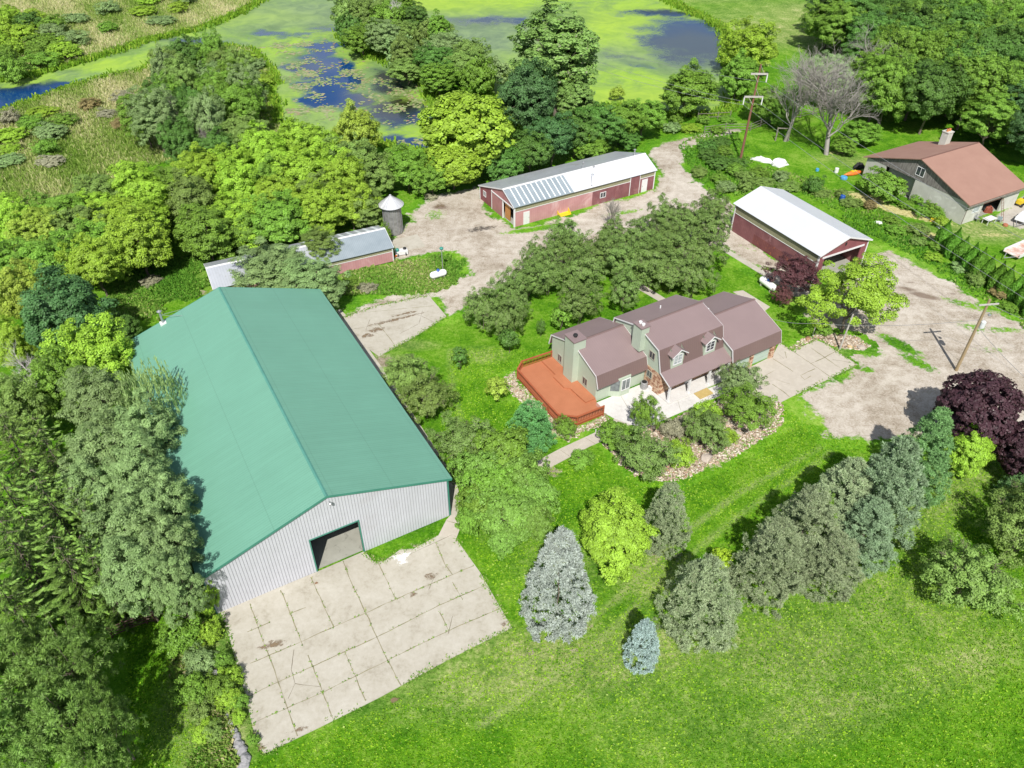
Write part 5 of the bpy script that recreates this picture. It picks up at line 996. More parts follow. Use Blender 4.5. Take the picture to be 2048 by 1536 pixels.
def broad(nm, seed, R_=4, H_=9, zb=1.6, K=120, rc=.95, nl=150, ls=.15, asp=.55, lump=.18, gap=.06, flat=.75, up=.35, fill=.3, jit=.10, top=0, multi=1, twig=0, droop=0, spiky=0, radial=0, cone=0):
    r = np.random.RandomState(seed); c = np.array([0, 0, (zb+H_)/2]); hh = (H_-zb)/2; D = fib(K); D = unit(D+r.normal(0, .13, D.shape)); D = D[D[:, 2] > -.72]
    ph = r.uniform(0, 6.28, 6); an = np.arctan2(D[:, 1], D[:, 0])
    lum = 1+lump*(.6*np.sin(2*an+ph[0])+.5*np.sin(3*an+ph[1]+2*D[:, 2])+.5*np.sin(5*an+ph[2]-3*D[:, 2])*.7+.4*np.sin(4*D[:, 2]+ph[3]))
    fr = (1-np.abs(r.normal(0, jit, len(D))))*lum
    rad = np.array([R_, R_, hh]); prof = 1-top*np.clip(D[:, 2], 0, 1)**1.3
    C = c+D*rad*fr[:, None]*np.stack([prof, prof, np.ones(len(D))], 1)*.88
    if cone:
        q = r.rand(K)**1.25*.985; an = np.arange(K)*2.39996+r.normal(0, .2, K); w_ = (1-q)**cone*(.82+.18*np.minimum(1, q/.15)); w_ *= 1+lump*(.5*np.sin(2*an+ph[0]+q*3)+.5*np.sin(5*an+ph[1]+q*9)+.4*np.sin(q*24+an))
        w_ *= 1-np.abs(r.normal(0, jit, K)); C = np.column_stack([R_*w_*np.cos(an), R_*w_*np.sin(an), zb+(H_-zb)*q]); D = unit(np.column_stack([np.cos(an), np.sin(an), .35+q*.8]))
    keep = r.rand(len(D)) > gap; C, D = C[keep], D[keep]
    m = int(len(C)*fill); C2 = c+rdir(r, m)*rad*r.uniform(.25, .7, (m, 1)) if not cone else C[r.randint(len(C), size=m)]*np.array([1, 1, .97])*np.column_stack([np.repeat(r.uniform(.3, .75, (m, 1)), 2, 1), np.ones(m)]); D2 = unit(C2-c)
    Cs = np.vstack([C, C2]); Ds = np.vstack([D, D2]); sz = rc*r.uniform(.6, 1.35, len(Cs)); n = len(Cs)
    per = np.maximum(8, (nl*(sz/rc)**2).astype(int)); idx = np.repeat(np.arange(n), per); d = rdir(r, len(idx))
    d = unit(d+Ds[idx]*.35+np.array([0, 0, .25])); rr = r.uniform(.55 if not cone else .1, 1.05, (len(idx), 1))**.6
    off = d*sz[idx][:, None]*rr*np.array([1, 1, flat])
    if spiky: q = rdir(r, n)*np.array([1, 1, .5]); off += q[idx]*(r.uniform(0, spiky, (len(idx), 1)))*sz[idx][:, None]
    if droop: off[:, 2] -= droop*np.hypot(off[:, 0], off[:, 1])**2
    P = Cs[idx]+off; P[:, 2] = np.maximum(P[:, 2], .1)
    N = unit(d*.55+Ds[idx]*.4+np.array([0, 0, up])+.55*rdir(r, len(idx)))
    ct = r.uniform(.25, .75, n); tint = np.clip(ct[idx]+r.normal(0, .16, len(idx)), 0, 1)
    cr = leaves(P, N, ls*r.uniform(.6, 1.35, len(idx)), asp, r, tint)
    if radial:
        s_ = (ls*r.uniform(.7, 1.2, len(idx)))[:, None]; d = unit(d+.5*rdir(r, len(idx))); t2 = unit(np.cross(N, d)); cr = (np.stack([P-d*s_*.8, P+t2*s_*asp, P+d*s_, P-t2*s_*asp], 1).reshape(-1, 3), cr[1], tint)
    sg = []; th = .035*H_**1.0*(.3 if cone else .55)
    for k in range(multi):
        bx = r.normal(0, .25, 2)*(multi > 1); tipp = np.array([r.normal(0, .3*multi), r.normal(0, .3*multi), H_*.62]); sg += curve_segs((*bx, -.2), tipp, th/multi**.5, th*.3, 6, r, .04)
        pts = [s_[0] for s_ in sg[-6:]]
        lim = r.permutation(len(C))[:34//multi] if not cone else []
        for i in lim:
            a = pts[min(5, 2+int(r.rand()*4))]; sg += curve_segs(a, C[i]-D[i]*rc*.3, th*.28, th*.05, 4, r, .08, .03)
    for i in (r.choice(lim, twig) if twig else []): sg += curve_segs(C[i]-D[i]*rc*.3, C[i]+D[i]*rc*r.uniform(.9, 1.5)+r.normal(0, .2, 3), .022, .008, 3, r, .1)
    return mk(nm, cr, sg, R_, H_, (zb+H_)/2)
def conifer(nm, seed, R_=3, H_=9, z0=.3, levels=26, nb=11, taper=.85, droop=.10, lift=.15, spray=.22, dens=1.0, sw=.24, irregular=.15, fan=.34, rag=0, up=.5, upow=.62):
    r = np.random.RandomState(seed); Ps, Ns, Ts, Ss = [], [], [], []; sg = curve_segs((0, 0, -.2), (0, 0, H_*.72), .012*H_, .01, 5, r, .0)
    lob = r.uniform(0, 6.28, 3)
    for L in range(levels):
        f = (L+.3*r.rand())/levels; z = z0+(H_-z0)*f; rad = R_*(1-f)**taper*(.80+.20*min(1, f/.18)) if taper > .3 else R_*math.sqrt(max(0, 1-abs((f-.3)/.7)**(2.2 if f > .3 else 4)))
        n = max(4, int(nb*(1-f*.55)))
        for k in range(n):
            a = 2*math.pi*(k+r.rand()*.7)/n+L*2.4; ln = rad*(1-irregular+2*irregular*r.rand())*(1+.1*math.sin(3*a+lob[0])+rag*math.sin(2*a+lob[1]+f*5))
            if ln < .12: continue
            m = max(6, int(dens*ln*ln*9+ln*8)); u = r.rand(m)**upow; lat = r.uniform(-1, 1, m)*fan*ln*np.sqrt(u)*(1.08-u)*1.5
            dr = np.array([math.cos(a), math.sin(a)]); pe = np.array([-dr[1], dr[0]])
            xy = dr*(u*ln)[:, None]+pe*lat[:, None]; zz_ = z-droop*ln*u+lift*ln*u**3-.12*np.abs(lat)+r.normal(0, .035, m)
            Ps.append(np.column_stack([xy, zz_])); out = np.column_stack([dr[0]*np.ones(m)*.55+pe[0]*np.sign(lat)*.3, dr[1]*np.ones(m)*.55+pe[1]*np.sign(lat)*.3, np.full(m, up)])
            Ns.append(out+.45*rdir(r, m)); Ts.append(np.clip((.30+.45*u if upow > .5 else -.15+1.05*u**1.5)+r.normal(0, .16, m), 0, 1)); Ss.append(spray*r.uniform(.6, 1.3, m))  # inner sprays tinted dark as cavity shade, tips lighter as new growth
            if L % 2 == 0: sg.append(((0, 0, z), (dr[0]*ln*.8, dr[1]*ln*.8, z-droop*ln*.8), .035, .01))
    P = np.vstack(Ps); N = unit(np.vstack(Ns)); t = np.concatenate(Ts); s = np.concatenate(Ss)
    # needles point outwards
    n = len(P); o = unit(np.column_stack([P[:, :2], np.full(n, .0)])+.6*rdir(r, n)+np.array([0, 0, .15])); t2 = unit(np.cross(N, o)); sx = s[:, None]
    V = np.stack([P-o*sx*.8, P+t2*sx*sw, P+o*sx, P-t2*sx*sw], 1).reshape(-1, 3)
    return mk(nm, (V, np.arange(n*4).reshape(n, 4), t), sg, R_, H_, z0+(H_-z0)*.38)
def bare(nm, seed, R_=3, H_=11, leafy=0):
    r = np.random.RandomState(seed); sg = []
    def grow(p, d, L, rad, lev):
        q = p+d*L; sg.extend(curve_segs(p, q, rad, rad*.6, 3 if lev < 2 else 2, r, .07))
        if lev >= 5: return
        n = (9, 6, 5, 4, 3)[lev]
        for i in range(n):
            f = .35+.65*(i+r.rand())/n; a = unit(d*(1.0 if lev else 1.35)+rdir(r, 1)[0]*(.85 if lev else 1.0)+np.array([0, 0, .45 if lev < 2 else .2])); grow(p+d*L*f, a, L*r.uniform(.45, .68), rad*.45, lev+1)
    grow(np.array([0, 0, -.1]), unit(np.array([r.normal(0, .05), r.normal(0, .05), 1.])), H_*.45, .016*H_, 0)
    V, Fq = tubes(sg, 4); sc = H_/V[:, 2].max(); V *= sc
    p = Proto(); p.R = np.percentile(np.hypot(V[:, 0], V[:, 1]), 97); p.H = H_; p.zc = H_*.6; p.crown = numesh(nm+'_branches', V, Fq, [BARKP]); p.trunk = None; p.bare = True; return p
def willow(nm, seed, R_=3.4, H_=9):
    r = np.random.RandomState(seed); K = 300; D = fib(K); D = D[D[:, 2] > -.1]; C = D*np.array([R_, R_, H_*.42])+np.array([0, 0, H_*.52]); C *= r.uniform(.85, 1.05, (len(C), 1))
    m = 34; idx = np.repeat(np.arange(len(C)), m); k = np.tile(np.arange(m), len(C)); ln = r.uniform(1.2, 2.6, len(C))
    P = C[idx]+np.column_stack([D[idx, 0]*.25*np.sqrt(k/m), D[idx, 1]*.25*np.sqrt(k/m), -ln[idx]*k/m])+r.normal(0, .07, (len(idx), 3)); P[:, 2] = np.maximum(P[:, 2], .3)
    N = unit(D[idx]*.8+.4*rdir(r, len(idx))+np.array([0, -.1, .2])); dn = unit(np.array([0, 0, -1.])+.3*rdir(r, len(idx))); t2 = unit(np.cross(N, dn)); s = .17
    V = np.stack([P-dn*s, P+t2*s*.28, P+dn*s, P-t2*s*.28], 1).reshape(-1, 3)
    return mk(nm, (V, np.arange(len(P)*4).reshape(-1, 4), np.clip(.5+r.normal(0, .2, len(P)), 0, 1)), curve_segs((0, 0, -.2), (0, 0, H_*.7), .22, .08, 4, r), R_, H_, H_*.55)
def arbor(nm, seed, R_=.7, H_=4.2):
    r = np.random.RandomState(seed); n = 5200; z = r.rand(n)**.8; a = r.uniform(0, 6.28, n); tip = np.where(a > 3.14, .0, .12)
    pr = np.clip(np.sin(np.clip(z+.18, 0, 1.18)/1.18*math.pi)**.55, 0, 1)*np.clip((1.02-z-tip)*2.3, 0.03, 1)
    rad = R_*pr*(1+.10*np.sin(5*a)+.06*np.sin(9*a+z*6))*r.uniform(.82, 1.03, n); P = np.column_stack([rad*np.cos(a), rad*np.sin(a), .1+z*(H_-.1)])
    N = unit(np.column_stack([np.cos(a), np.sin(a), np.full(n, .25)])+.5*rdir(r, n)); u_ = unit(np.array([0, 0, 1.])+.35*rdir(r, n)); t2 = unit(np.cross(N, u_)); s = .12*r.uniform(.7, 1.3, (n, 1))
    V = np.stack([P-u_*s, P+t2*s*.5, P+u_*s*1.2, P-t2*s*.5], 1).reshape(-1, 3)
    return mk(nm, (V, np.arange(n*4).reshape(n, 4), np.clip(.5+r.normal(0, .2, n), 0, 1)), curve_segs((0, 0, -.1), (0, 0, H_*.6), .06, .03, 2, r), R_, H_, H_*.45)

PK = {}
PK['maple'] = [broad('maple', 1+i, 4, 8.5, 1.0, 420, .44, 100, .105, .60, .24, .14, jit=.20, fill=.35, flat=.8, up=.5, spiky=.9) for i in range(3)]
PK['ash'] = [broad('ash', 11+i, 4, 9.5, 1.4, 360, .48, 120, .11, .42, .22, .16, flat=.5, spiky=.8, up=.6, jit=.2) for i in range(2)]
PK['walnut'] = [broad('walnut', 21+i, 4.2, 9, 1.5, 380, .46, 96, .12, .34, .28, .22, flat=.36, spiky=1.2, up=.8, droop=.10, jit=.22) for i in range(3)]
PK['apple'] = [broad('apple', 31+i, 3, 5.2, .9, 250, .34, 84, .095, .45, .32, .26, twig=110, spiky=1.5, fill=.3, multi=2, jit=.24, up=.4) for i in range(3)]
PK['poplar'] = [broad('poplar', 41, 4.2, 17, 2.6, 620, .50, 66, .15, .7, .26, .18, spiky=.8, twig=40, top=.35, jit=.22)]
PK['oak'] = [broad('oak', 45+i, 5, 12, 1.8, 560, .54, 96, .125, .6, .30, .20, spiky=1.0, jit=.24) for i in range(3)]
PK['shrub'] = [broad('shrub', 51+i, 1.6, 2.4, .1, 140, .26, 50, .08, .5, .30, .16, spiky=1.1, fill=.4, jit=.2) for i in range(3)]
PK['hedge'] = [broad('hedge', 55+i, 3.2, 5, .2, 380, .32, 40, .13, .55, .26, .14, spiky=1.0, fill=.25, jit=.2) for i in range(2)]
PK['locust'] = [broad('locust', 61, 4.3, 9, 2.0, 150, .70, 230, .11, .5, .30, .20, flat=.7, fill=.16, jit=.20)]
PK['dense'] = [broad('dense', 65, 4, 9, .6, 520, .44, 56, .135, .7, .15, .06, jit=.13, spiky=.4)]
PK['spruce'] = [broad('spruce', 71+i, 3.2, 8.5, .1, 620, .24, 58, .115, .22, .14, .06, jit=.13, radial=1, flat=.6, fill=.35, spiky=.7, up=.5, cone=.62) for i in range(2)]
PK['oldspruce'] = [broad('old_spruce', 76+i, 3.5, 8.5, .1, 640, .25, 58, .115, .22, .20, .10, jit=.18, radial=1, flat=.6, fill=.35, spiky=1.0, up=.5, cone=.48) for i in range(3)]
PK['smallspruce'] = [broad('small_spruce', 81, 1.6, 4.2, .05, 420, .15, 38, .08, .24, .08, .03, jit=.09, radial=1, fill=.3, spiky=.5, cone=.58)]
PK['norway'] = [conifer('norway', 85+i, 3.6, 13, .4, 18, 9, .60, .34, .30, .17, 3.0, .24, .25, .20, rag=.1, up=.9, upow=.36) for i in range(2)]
PK['whitepine'] = [broad('white_pine', 95, 2.6, 5.6, .1, 420, .24, 52, .11, .24, .12, .05, jit=.12, radial=1, fill=.3, spiky=.5, cone=.36)]
PK['pine'] = [broad('pine', 91+i, 3.6, 9, .8, 260, .30, 84, .19, .14, .38, .30, flat=.9, fill=.5, jit=.30, radial=1, up=.6) for i in range(2)]
PK['bare'] = [bare('bare', 101+i, 3, 12) for i in range(2)]
PK['willow'] = [willow('willow', 111)]
PK['arbor'] = [arbor('arbor', 121)]
PK['sapling'] = [broad('sapling', 131+i, 1.1, 2.9, .9, 34, .36, 60, .10, .55, .25, .1, fill=.2) for i in range(2)]
LM = dict(
 bright=leafmat('bright_maple_leaf', (0.165, 0.268, 0.024)), mid=leafmat('mid_green_leaf', (0.1, 0.188, 0.022)), deep=leafmat('deep_green_leaf', (0.06, 0.13, 0.022)),
 blue=leafmat('blue_green_leaf', (0.045, 0.1, 0.03)), yellow=leafmat('yellow_green_leaf', (0.175, 0.24, 0.03)), olive=leafmat('olive_leaf', (0.112, 0.175, 0.038)),
 walnut=leafmat('grey_green_leaf', (0.135, 0.205, 0.074)), apple=leafmat('apple_leaf', (0.1, 0.165, 0.038), hue=(.20, .22, .12)), plum=leafmat('plum_leaf', (.075, .030, .032)), purple=leafmat('purple_maple_leaf', (0.038, 0.017, 0.022)),
 locust=leafmat('locust_leaf', (0.16, 0.25, 0.022)), silver=leafmat('silver_needle', (0.25, 0.285, 0.26), .5, .1, hue=(.16, .20, .07)), bluen=leafmat('blue_needle', (.215, .285, .275), .35, .1),
 bspruce=leafmat('blue_spruce_needle', (.125, .180, .100), .4, .12), gspruce=leafmat('green_spruce_needle', (0.092, 0.178, 0.06), .4, .12), grey=leafmat('grey_olive_needle', (0.165, 0.21, 0.112), .5, .12, hue=(.27, .27, .18)),
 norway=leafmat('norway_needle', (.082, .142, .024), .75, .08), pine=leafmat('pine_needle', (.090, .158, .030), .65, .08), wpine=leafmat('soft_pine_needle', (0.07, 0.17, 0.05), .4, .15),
 willow=leafmat('willow_leaf', (.19, .27, .10)), arbor=leafmat('arborvitae_spray', (0.075, 0.175, 0.018)), lime=leafmat('lime_leaf', (.22, .32, .02)), pale=leafmat('pale_branch_bush', (.20, .20, .13)), redweed=leafmat('red_weed', (0.15, 0.12, 0.05)), grove=leafmat('grove_leaf', (0.105, 0.2, 0.032)))
CATN = dict(maple='tree', ash='tree', walnut='tree', apple='tree', poplar='tree', oak='tree', shrub='shrub', hedge='shrub', locust='tree', dense='tree', spruce='spruce', oldspruce='spruce', smallspruce='spruce', norway='spruce', pine='pine', whitepine='pine', bare='bare tree', willow='willow', arbor='arborvitae', sapling='sapling')
NM = dict(maple='maple_tree', ash='ash_tree', walnut='walnut_tree', apple='apple_tree', poplar='poplar_tree', oak='shade_tree', shrub='shrub', hedge='bush', locust='locust_tree', dense='maple_tree', spruce='spruce_tree', oldspruce='spruce_tree', smallspruce='spruce_tree', norway='spruce_tree', pine='pine_tree', whitepine='pine_tree', bare='bare_tree', willow='willow_tree', arbor='arborvitae', sapling='young_tree')
tr = np.random.RandomState(99)
def tree(kind, x, y, rpx, H, mat, label, group=None, world=None, Rm=None, cat=None, nm=None):
    """x,y: middle of the crown in the photo; rpx: half width there; H: height in metres"""
    pr = PK[kind][tr.randint(len(PK[kind]))]; zc = pr.zc/pr.H*H
    p = np.array(world) if world is not None else at(x, y, zc)
    r_ = Rm if Rm else rpx/ppm(p, zc)
    t = thing(nm or NM[kind], label, cat or CATN[kind], (p[0], p[1], -.05), tr.uniform(0, 6.28), group)
    t.scale = (r_/pr.R, r_/pr.R, H/pr.H)
    c = link('branches' if hasattr(pr, 'bare') else 'crown', pr.crown, t); c.material_slots[0].link = 'OBJECT'
    c.material_slots[0].material = LM[mat] if mat in LM else mat
    if pr.trunk: link('trunk', pr.trunk, t)
    return t
ADJ = dict(bright='bright green', yellow='yellow green', mid='mid green', olive='olive', deep='dark green', blue='bluish dark green', walnut='grey green', pale='pale dry', redweed='reddish')
def belt(poly, spacing, kinds, Hs, rs, mats, label, group, seed, clear=(), pw=None):
    """scatter individuals through a polygon (crown centres, photo points at crown height)"""
    r = np.random.RandomState(seed); P = W(poly, Hs[0]*.5); lo, hi = P.min(0), P.max(0); pts = []
    for _ in range(6000):
        q = r.uniform(lo, hi)
        if sdist(q[None], P)[0] < 0: continue
        if all(np.hypot(*(q-p)) > spacing for p in pts): pts.append(q)
    for q in pts:
        k = kinds[r.randint(len(kinds))]; m_ = mats[r.choice(len(mats), p=pw)]; h_ = r.uniform(*Hs)
        tree(k, 0, 0, 0, h_, m_, ('taller ' if h_ > (Hs[0]+Hs[1])/2 else 'lower ')+ADJ[m_]+' '+label, group, world=q, Rm=r.uniform(*rs))

# ------------------------------------------------------------------ vegetation: the individuals
T = tree
# --- between the big barn and the house
T('apple', 812, 748, 50, 4.6, 'olive', 'dark apple tree at the barn side, upper of the two touching crowns')
T('apple', 850, 792, 56, 4.6, 'olive', 'dark apple tree at the barn side, lower of the two touching crowns')
T('apple', 925, 878, 58, 4.4, 'apple', 'dull twiggy tree against the barn side strip')
for i, (x, y, r_, h) in enumerate([(1000, 900, 62, 4.6), (955, 940, 52, 4.2), (1045, 950, 55, 4.6), (985, 975, 62, 4.6), (1070, 985, 50, 4.2), (1010, 1025, 66, 4.4), (960, 1010, 46, 3.8), (1060, 1040, 46, 3.6), (1010, 1075, 36, 2.6), (935, 1040, 26, 3.0)]):
    T('hedge', x, y, r_, h, 'grove' if i % 3 else 'mid', 'fine leaved bush in the dense green thicket beside the barn corner', 'thicket beside the barn corner')
T('whitepine', 1062, 846, 52, 4.4, 'wpine', 'soft bluish green pine at the corner of the orange deck')
T('apple', 1130, 852, 24, 2.4, 'mid', 'small leaning shrub under the orange deck railing', cat='shrub', nm='shrub')
T('shrub', 1162, 916, 27, 1.5, 'mid', 'low spreading shrub alone beside the front walk')
T('hedge', 1238, 868, 40, 2.6, 'mid', 'rounded light green bush at the left end of the front bed')
T('apple', 1290, 905, 62, 4.0, 'apple', 'large dark shrubby tree in the middle of the front bed')
T('apple', 1292, 822, 30, 4.4, 'mid', 'tall leafy shrub standing in front of the white patio', cat='shrub', nm='shrub')
T('shrub', 1362, 905, 32, 1.9, 'bright', 'low bright shrub at the right foot of the large front shrub')
T('apple', 1412, 855, 48, 3.6, 'apple', 'dark green shrub in front of the porch')
T('shrub', 1412, 822, 30, 2.2, 'bright', 'bright green bush beside the walk before the porch')
T('shrub', 1450, 870, 26, 1.4, 'bright', 'low bright green bush among the boulders of the front bed')
T('apple', 1497, 812, 54, 3.6, 'mid', 'round dark shrub at the driveway corner of the front bed')
T('apple', 1482, 755, 42, 4.2, 'walnut', 'pale grey green shrub with sparse leaves against the garage')
T('shrub', 1352, 855, 32, 1.6, 'pale', 'pale twiggy bush beside the front walk')
T('shrub', 1300, 935, 22, 1.0, 'mid', 'small shrub at the low edge of the front bed')
T('sapling', 920, 712, 15, 2.9, 'deep', 'small dark sapling alone on the lawn left of the deck')
T('sapling', 1018, 676, 18, 3.0, 'deep', 'small dark tree on the lawn above the deck')
T('sapling', 1082, 652, 9, 2.3, 'deep', 'tiny dark sapling left of the house gable')
T('sapling', 996, 774, 22, 2.6, 'yellow', 'small yellow green sapling at the edge of the deck mulch')
T('sapling', 1122, 632, 20, 2.8, 'mid', 'light green sapling against the apple trees behind the house')
# --- front lawn
def up_tree(kind, x, y, rpx, H, mat, label, **k): return T(kind, x, y, rpx, H, mat, label, **k)
T('spruce', 1120, 1152, 82, 10.2, 'silver', 'large silvery blue spruce on the lawn right of the apron')
T('maple', 1232, 1062, 82, 6.8, 'bright', 'bright lime green round tree behind the silver spruce')
T('oldspruce', 1334, 1030, 54, 7.2, 'grey', 'grey green spruce standing at the tip of the front rock bed')
T('smallspruce', 1287, 1282, 39, 5.0, 'bluen', 'small compact blue spruce alone on the lawn')
T('oldspruce', 1408, 1192, 84, 7.6, 'grey', 'big grey olive spruce with a lime green vine at the row end')
T('shrub', 1440, 1120, 26, 2.4, 'lime', 'lime yellow leafy patch growing in the big grey spruce', world=None)
T('oldspruce', 1545, 1112, 80, 7.6, 'grey', 'grey green spruce second from the lower end of the row')
T('oldspruce', 1615, 1050, 82, 7.8, 'grey', 'dull spruce in the middle of the row with twiggy grey top')
T('oldspruce', 1668, 1120, 66, 5.6, 'grey', 'lower dull spruce bulging from the lawn side of the row')
T('hedge', 1640, 1035, 36, 6.4, 'mid', 'leafy green bush poking out between the spruces of the row')
T('spruce', 1690, 985, 78, 7.6, 'grey', 'grey green spruce left of the large blue one in the row')
T('spruce', 1775, 972, 92, 10.6, 'bspruce', 'largest blue green spruce at the upper end of the row')
T('oldspruce', 1735, 1055, 70, 6.0, 'bspruce', 'dull spruce at the lawn side below the largest blue green one')
T('spruce', 1850, 898, 72, 9.2, 'gspruce', 'fresh green spruce left of the purple maple')
T('maple', 1938, 898, 52, 5.0, 'bright', 'bright green tree between the fresh green spruce and the purple maple')
T('dense', 1958, 822, 86, 8.2, 'purple', 'dark purple maple at the edge of the gravel yard')
T('dense', 2052, 900, 60, 6.4, 'purple', 'lower dark purple maple cut by the right edge of the photo')
T('oldspruce', 2050, 975, 50, 3.2, 'gspruce', 'low green spruce under the purple maple at the right edge')
T('apple', 1945, 1150, 88, 5.4, 'olive', 'broad dark green tree on the lawn near the right edge')
T('apple', 2040, 1065, 78, 5.4, 'olive', 'upper dark green tree touching the right edge')
T('apple', 2085, 1010, 60, 5.0, 'apple', 'dark tree just entering at the right edge above the others')
# --- apple orchard behind the house
ORC = [(965, 612, 44), (1005, 635, 40), (1015, 585, 42), (1052, 560, 48), (1030, 618, 32), (1095, 545, 46), (1075, 515, 36), (1130, 500, 46), (1165, 545, 50), (1195, 505, 48), (1130, 470, 36), (1160, 602, 48), (1240, 520, 52), (1225, 470, 40), (1250, 578, 38), (1280, 470, 46), (1300, 530, 56), (1335, 480, 52), (1345, 540, 56), (1330, 430, 36), (1375, 440, 44), (1400, 500, 52), (1390, 550, 44), (1420, 450, 46), (1425, 410, 38), (1370, 500, 46), (1290, 500, 40)]
for x, y, r_ in ORC: T('apple', x, y, r_*.9, 5.2, 'apple', 'apple tree in the orchard clump between the house and the pink barn', 'apple orchard behind the house')
T('bare', 1228, 412, 26, 5.4, BARKP, 'thin leafless tree poking out of the orchard before the pink barn')
# --- yard
T('locust', 1712, 582, 96, 8.8, 'locust', 'bright yellow green locust tree in front of the white roofed shed')
T('apple', 1592, 545, 50, 4.6, 'plum', 'dark reddish plum tree beside the propane tank, left of the locust', nm='plum_tree')
T('apple', 1566, 588, 20, 3.0, 'plum', 'low reddish plum branches spreading over the propane tank', nm='plum_tree')
T('shrub', 1648, 655, 20, 1.2, 'mid', 'small shrub in the shade under the locust tree')
T('walnut', 545, 535, 84, 7.0, 'walnut', 'feathery grey green tree leaning over the long low shed, left crown')
T('walnut', 615, 560, 68, 7.0, 'walnut', 'feathery grey green tree behind the barn ridge, right crown')
T('ash', 655, 585, 36, 4.8, 'walnut', 'small feathery tree at the rear corner of the green roofed barn')
T('walnut', 640, 490, 40, 5.4, 'olive', 'sparse tree top in front of the galvanised shed roof')
# --- left side, barn flank
T('willow', 305, 800, 66, 10.5, 'willow', 'drooping pale green willow hanging over the green roof')
for x, y, r_, h, m, lab in [
 (190, 712, 82, 8.5, 'bright', 'bright yellow green maple at the upper left roof edge'),
 (128, 630, 96, 10, 'blue', 'dark bluish tree above the bright maple on the left edge'),
 (45, 590, 56, 8, 'yellow', 'pale yellow green tree at the left picture edge'),
 (25, 690, 46, 6, 'bright', 'light green bush at the left edge above the dead shrub'),
 (120, 770, 60, 8, 'mid', 'mid green tree right of the dead shrub'),
 (30, 820, 62, 8, 'olive', 'olive tree at the left edge below the dead shrub')]: T('maple', x, y, r_, h, m, lab)
T('bare', 48, 735, 42, 7.5, M('silver_twigs', (.62, .58, .56)), 'silvery dead shrub without leaves at the left edge')
WL = [(195, 800, 72, 'walnut', 'uppermost grey green walnut left of the willow'), (300, 872, 74, 'walnut', 'walnut tree directly below the willow'), (215, 900, 84, 'walnut', 'walnut tree left of the roof shadow'), (285, 965, 80, 'walnut', 'walnut tree with a pale grey crown by the roof edge'), (190, 990, 60, 'ash', 'darker walnut behind the pale crowned ones'), (335, 1020, 74, 'walnut', 'walnut tree reaching furthest over the green roof'), (262, 1060, 84, 'walnut', 'broad walnut crown between the spruces and the roof'), (340, 1105, 76, 'walnut', 'walnut tree above the lower roof corner'), (270, 1150, 76, 'walnut', 'walnut tree above the dark rail fence'), (350, 1178, 52, 'walnut', 'lowest walnut crown at the front corner of the barn')]
for x, y, r_, k, lab in WL: T(k, x, y, r_, 9.5, 'walnut', lab)
T('maple', 412, 1192, 28, 4.2, 'bright', 'small yellow green tree against the front corner of the pale wall')
T('shrub', 395, 985, 22, 8.2, 'bright', 'small bright branch over the middle of the roof edge') if 0 else None
NW_ = [(40, 905, 66), (118, 935, 70), (30, 1010, 78), (120, 1040, 76), (195, 1075, 56), (50, 1120, 84), (150, 1150, 74), (20, 1205, 66), (215, 1170, 50)]
NL_ = ['left edge, uppermost', 'uppermost, beside the walnuts', 'left edge, second from the top', 'in the middle of the dark group', 'touching the walnut crowns', 'left edge, third from the top', 'just above the fence shadow', 'left edge, lowest', 'lowest, beside the rail fence']
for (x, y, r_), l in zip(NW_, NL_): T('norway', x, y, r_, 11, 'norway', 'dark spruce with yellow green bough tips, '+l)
PN = [(35, 1330, 100, 'left edge above the watermark'), (150, 1330, 92, 'in the middle of the pine group'), (110, 1440, 105, 'in front of the pine group'), (20, 1480, 90, 'at the bottom left corner'), (215, 1440, 66, 'reaching into the shaded grass'), (200, 1520, 76, 'at the bottom edge')]
for x, y, r_, h, m, l in [(505, 1478, 14, .7, 'mid', 'low weed clump beside the last stones of the row'), (425, 1460, 24, 1.0, 'olive', 'low grey green bush left of the last stones'), (410, 1460, 26, .9, 'bright', 'small bright bush on the verge near the bottom edge'), (462, 1350, 24, 1.3, 'bright', 'bright bush hanging over the apron left edge'), (475, 1400, 22, 1.1, 'mid', 'mid green bush at the apron left edge')]: T('shrub', x, y, r_, h, m, l)
for x, y, r_, l in PN: T('pine', x, y, r_, 9.5, 'pine', 'tufted green pine '+l)
for i, (x, y, r_, h, m, l) in enumerate([(360, 1268, 46, 2.6, 'mid', 'leafy shrub below the white wall corner'), (420, 1262, 26, 1.8, 'bright', 'small bright shrub at the apron upper corner'), (400, 1320, 34, 1.6, 'walnut', 'grey twiggy bush in the hedge left of the apron'), (445, 1318, 22, 1.3, 'mid', 'small shrub hanging over the stone row'), (385, 1378, 40, 2.0, 'mid', 'broad shrub halfway down the apron side'), (436, 1372, 32, 1.8, 'mid', 'shrub over the stones halfway down the apron side'), (455, 1395, 26, 1.4, 'bright', 'bright shrub touching the apron edge'), (400, 1415, 30, 1.4, 'olive', 'low olive shrub at the lower hedge end'), (478, 1432, 16, .9, 'bright', 'little bright weed clump beside the last stones')]): T('shrub', x, y, r_, h, m, l)
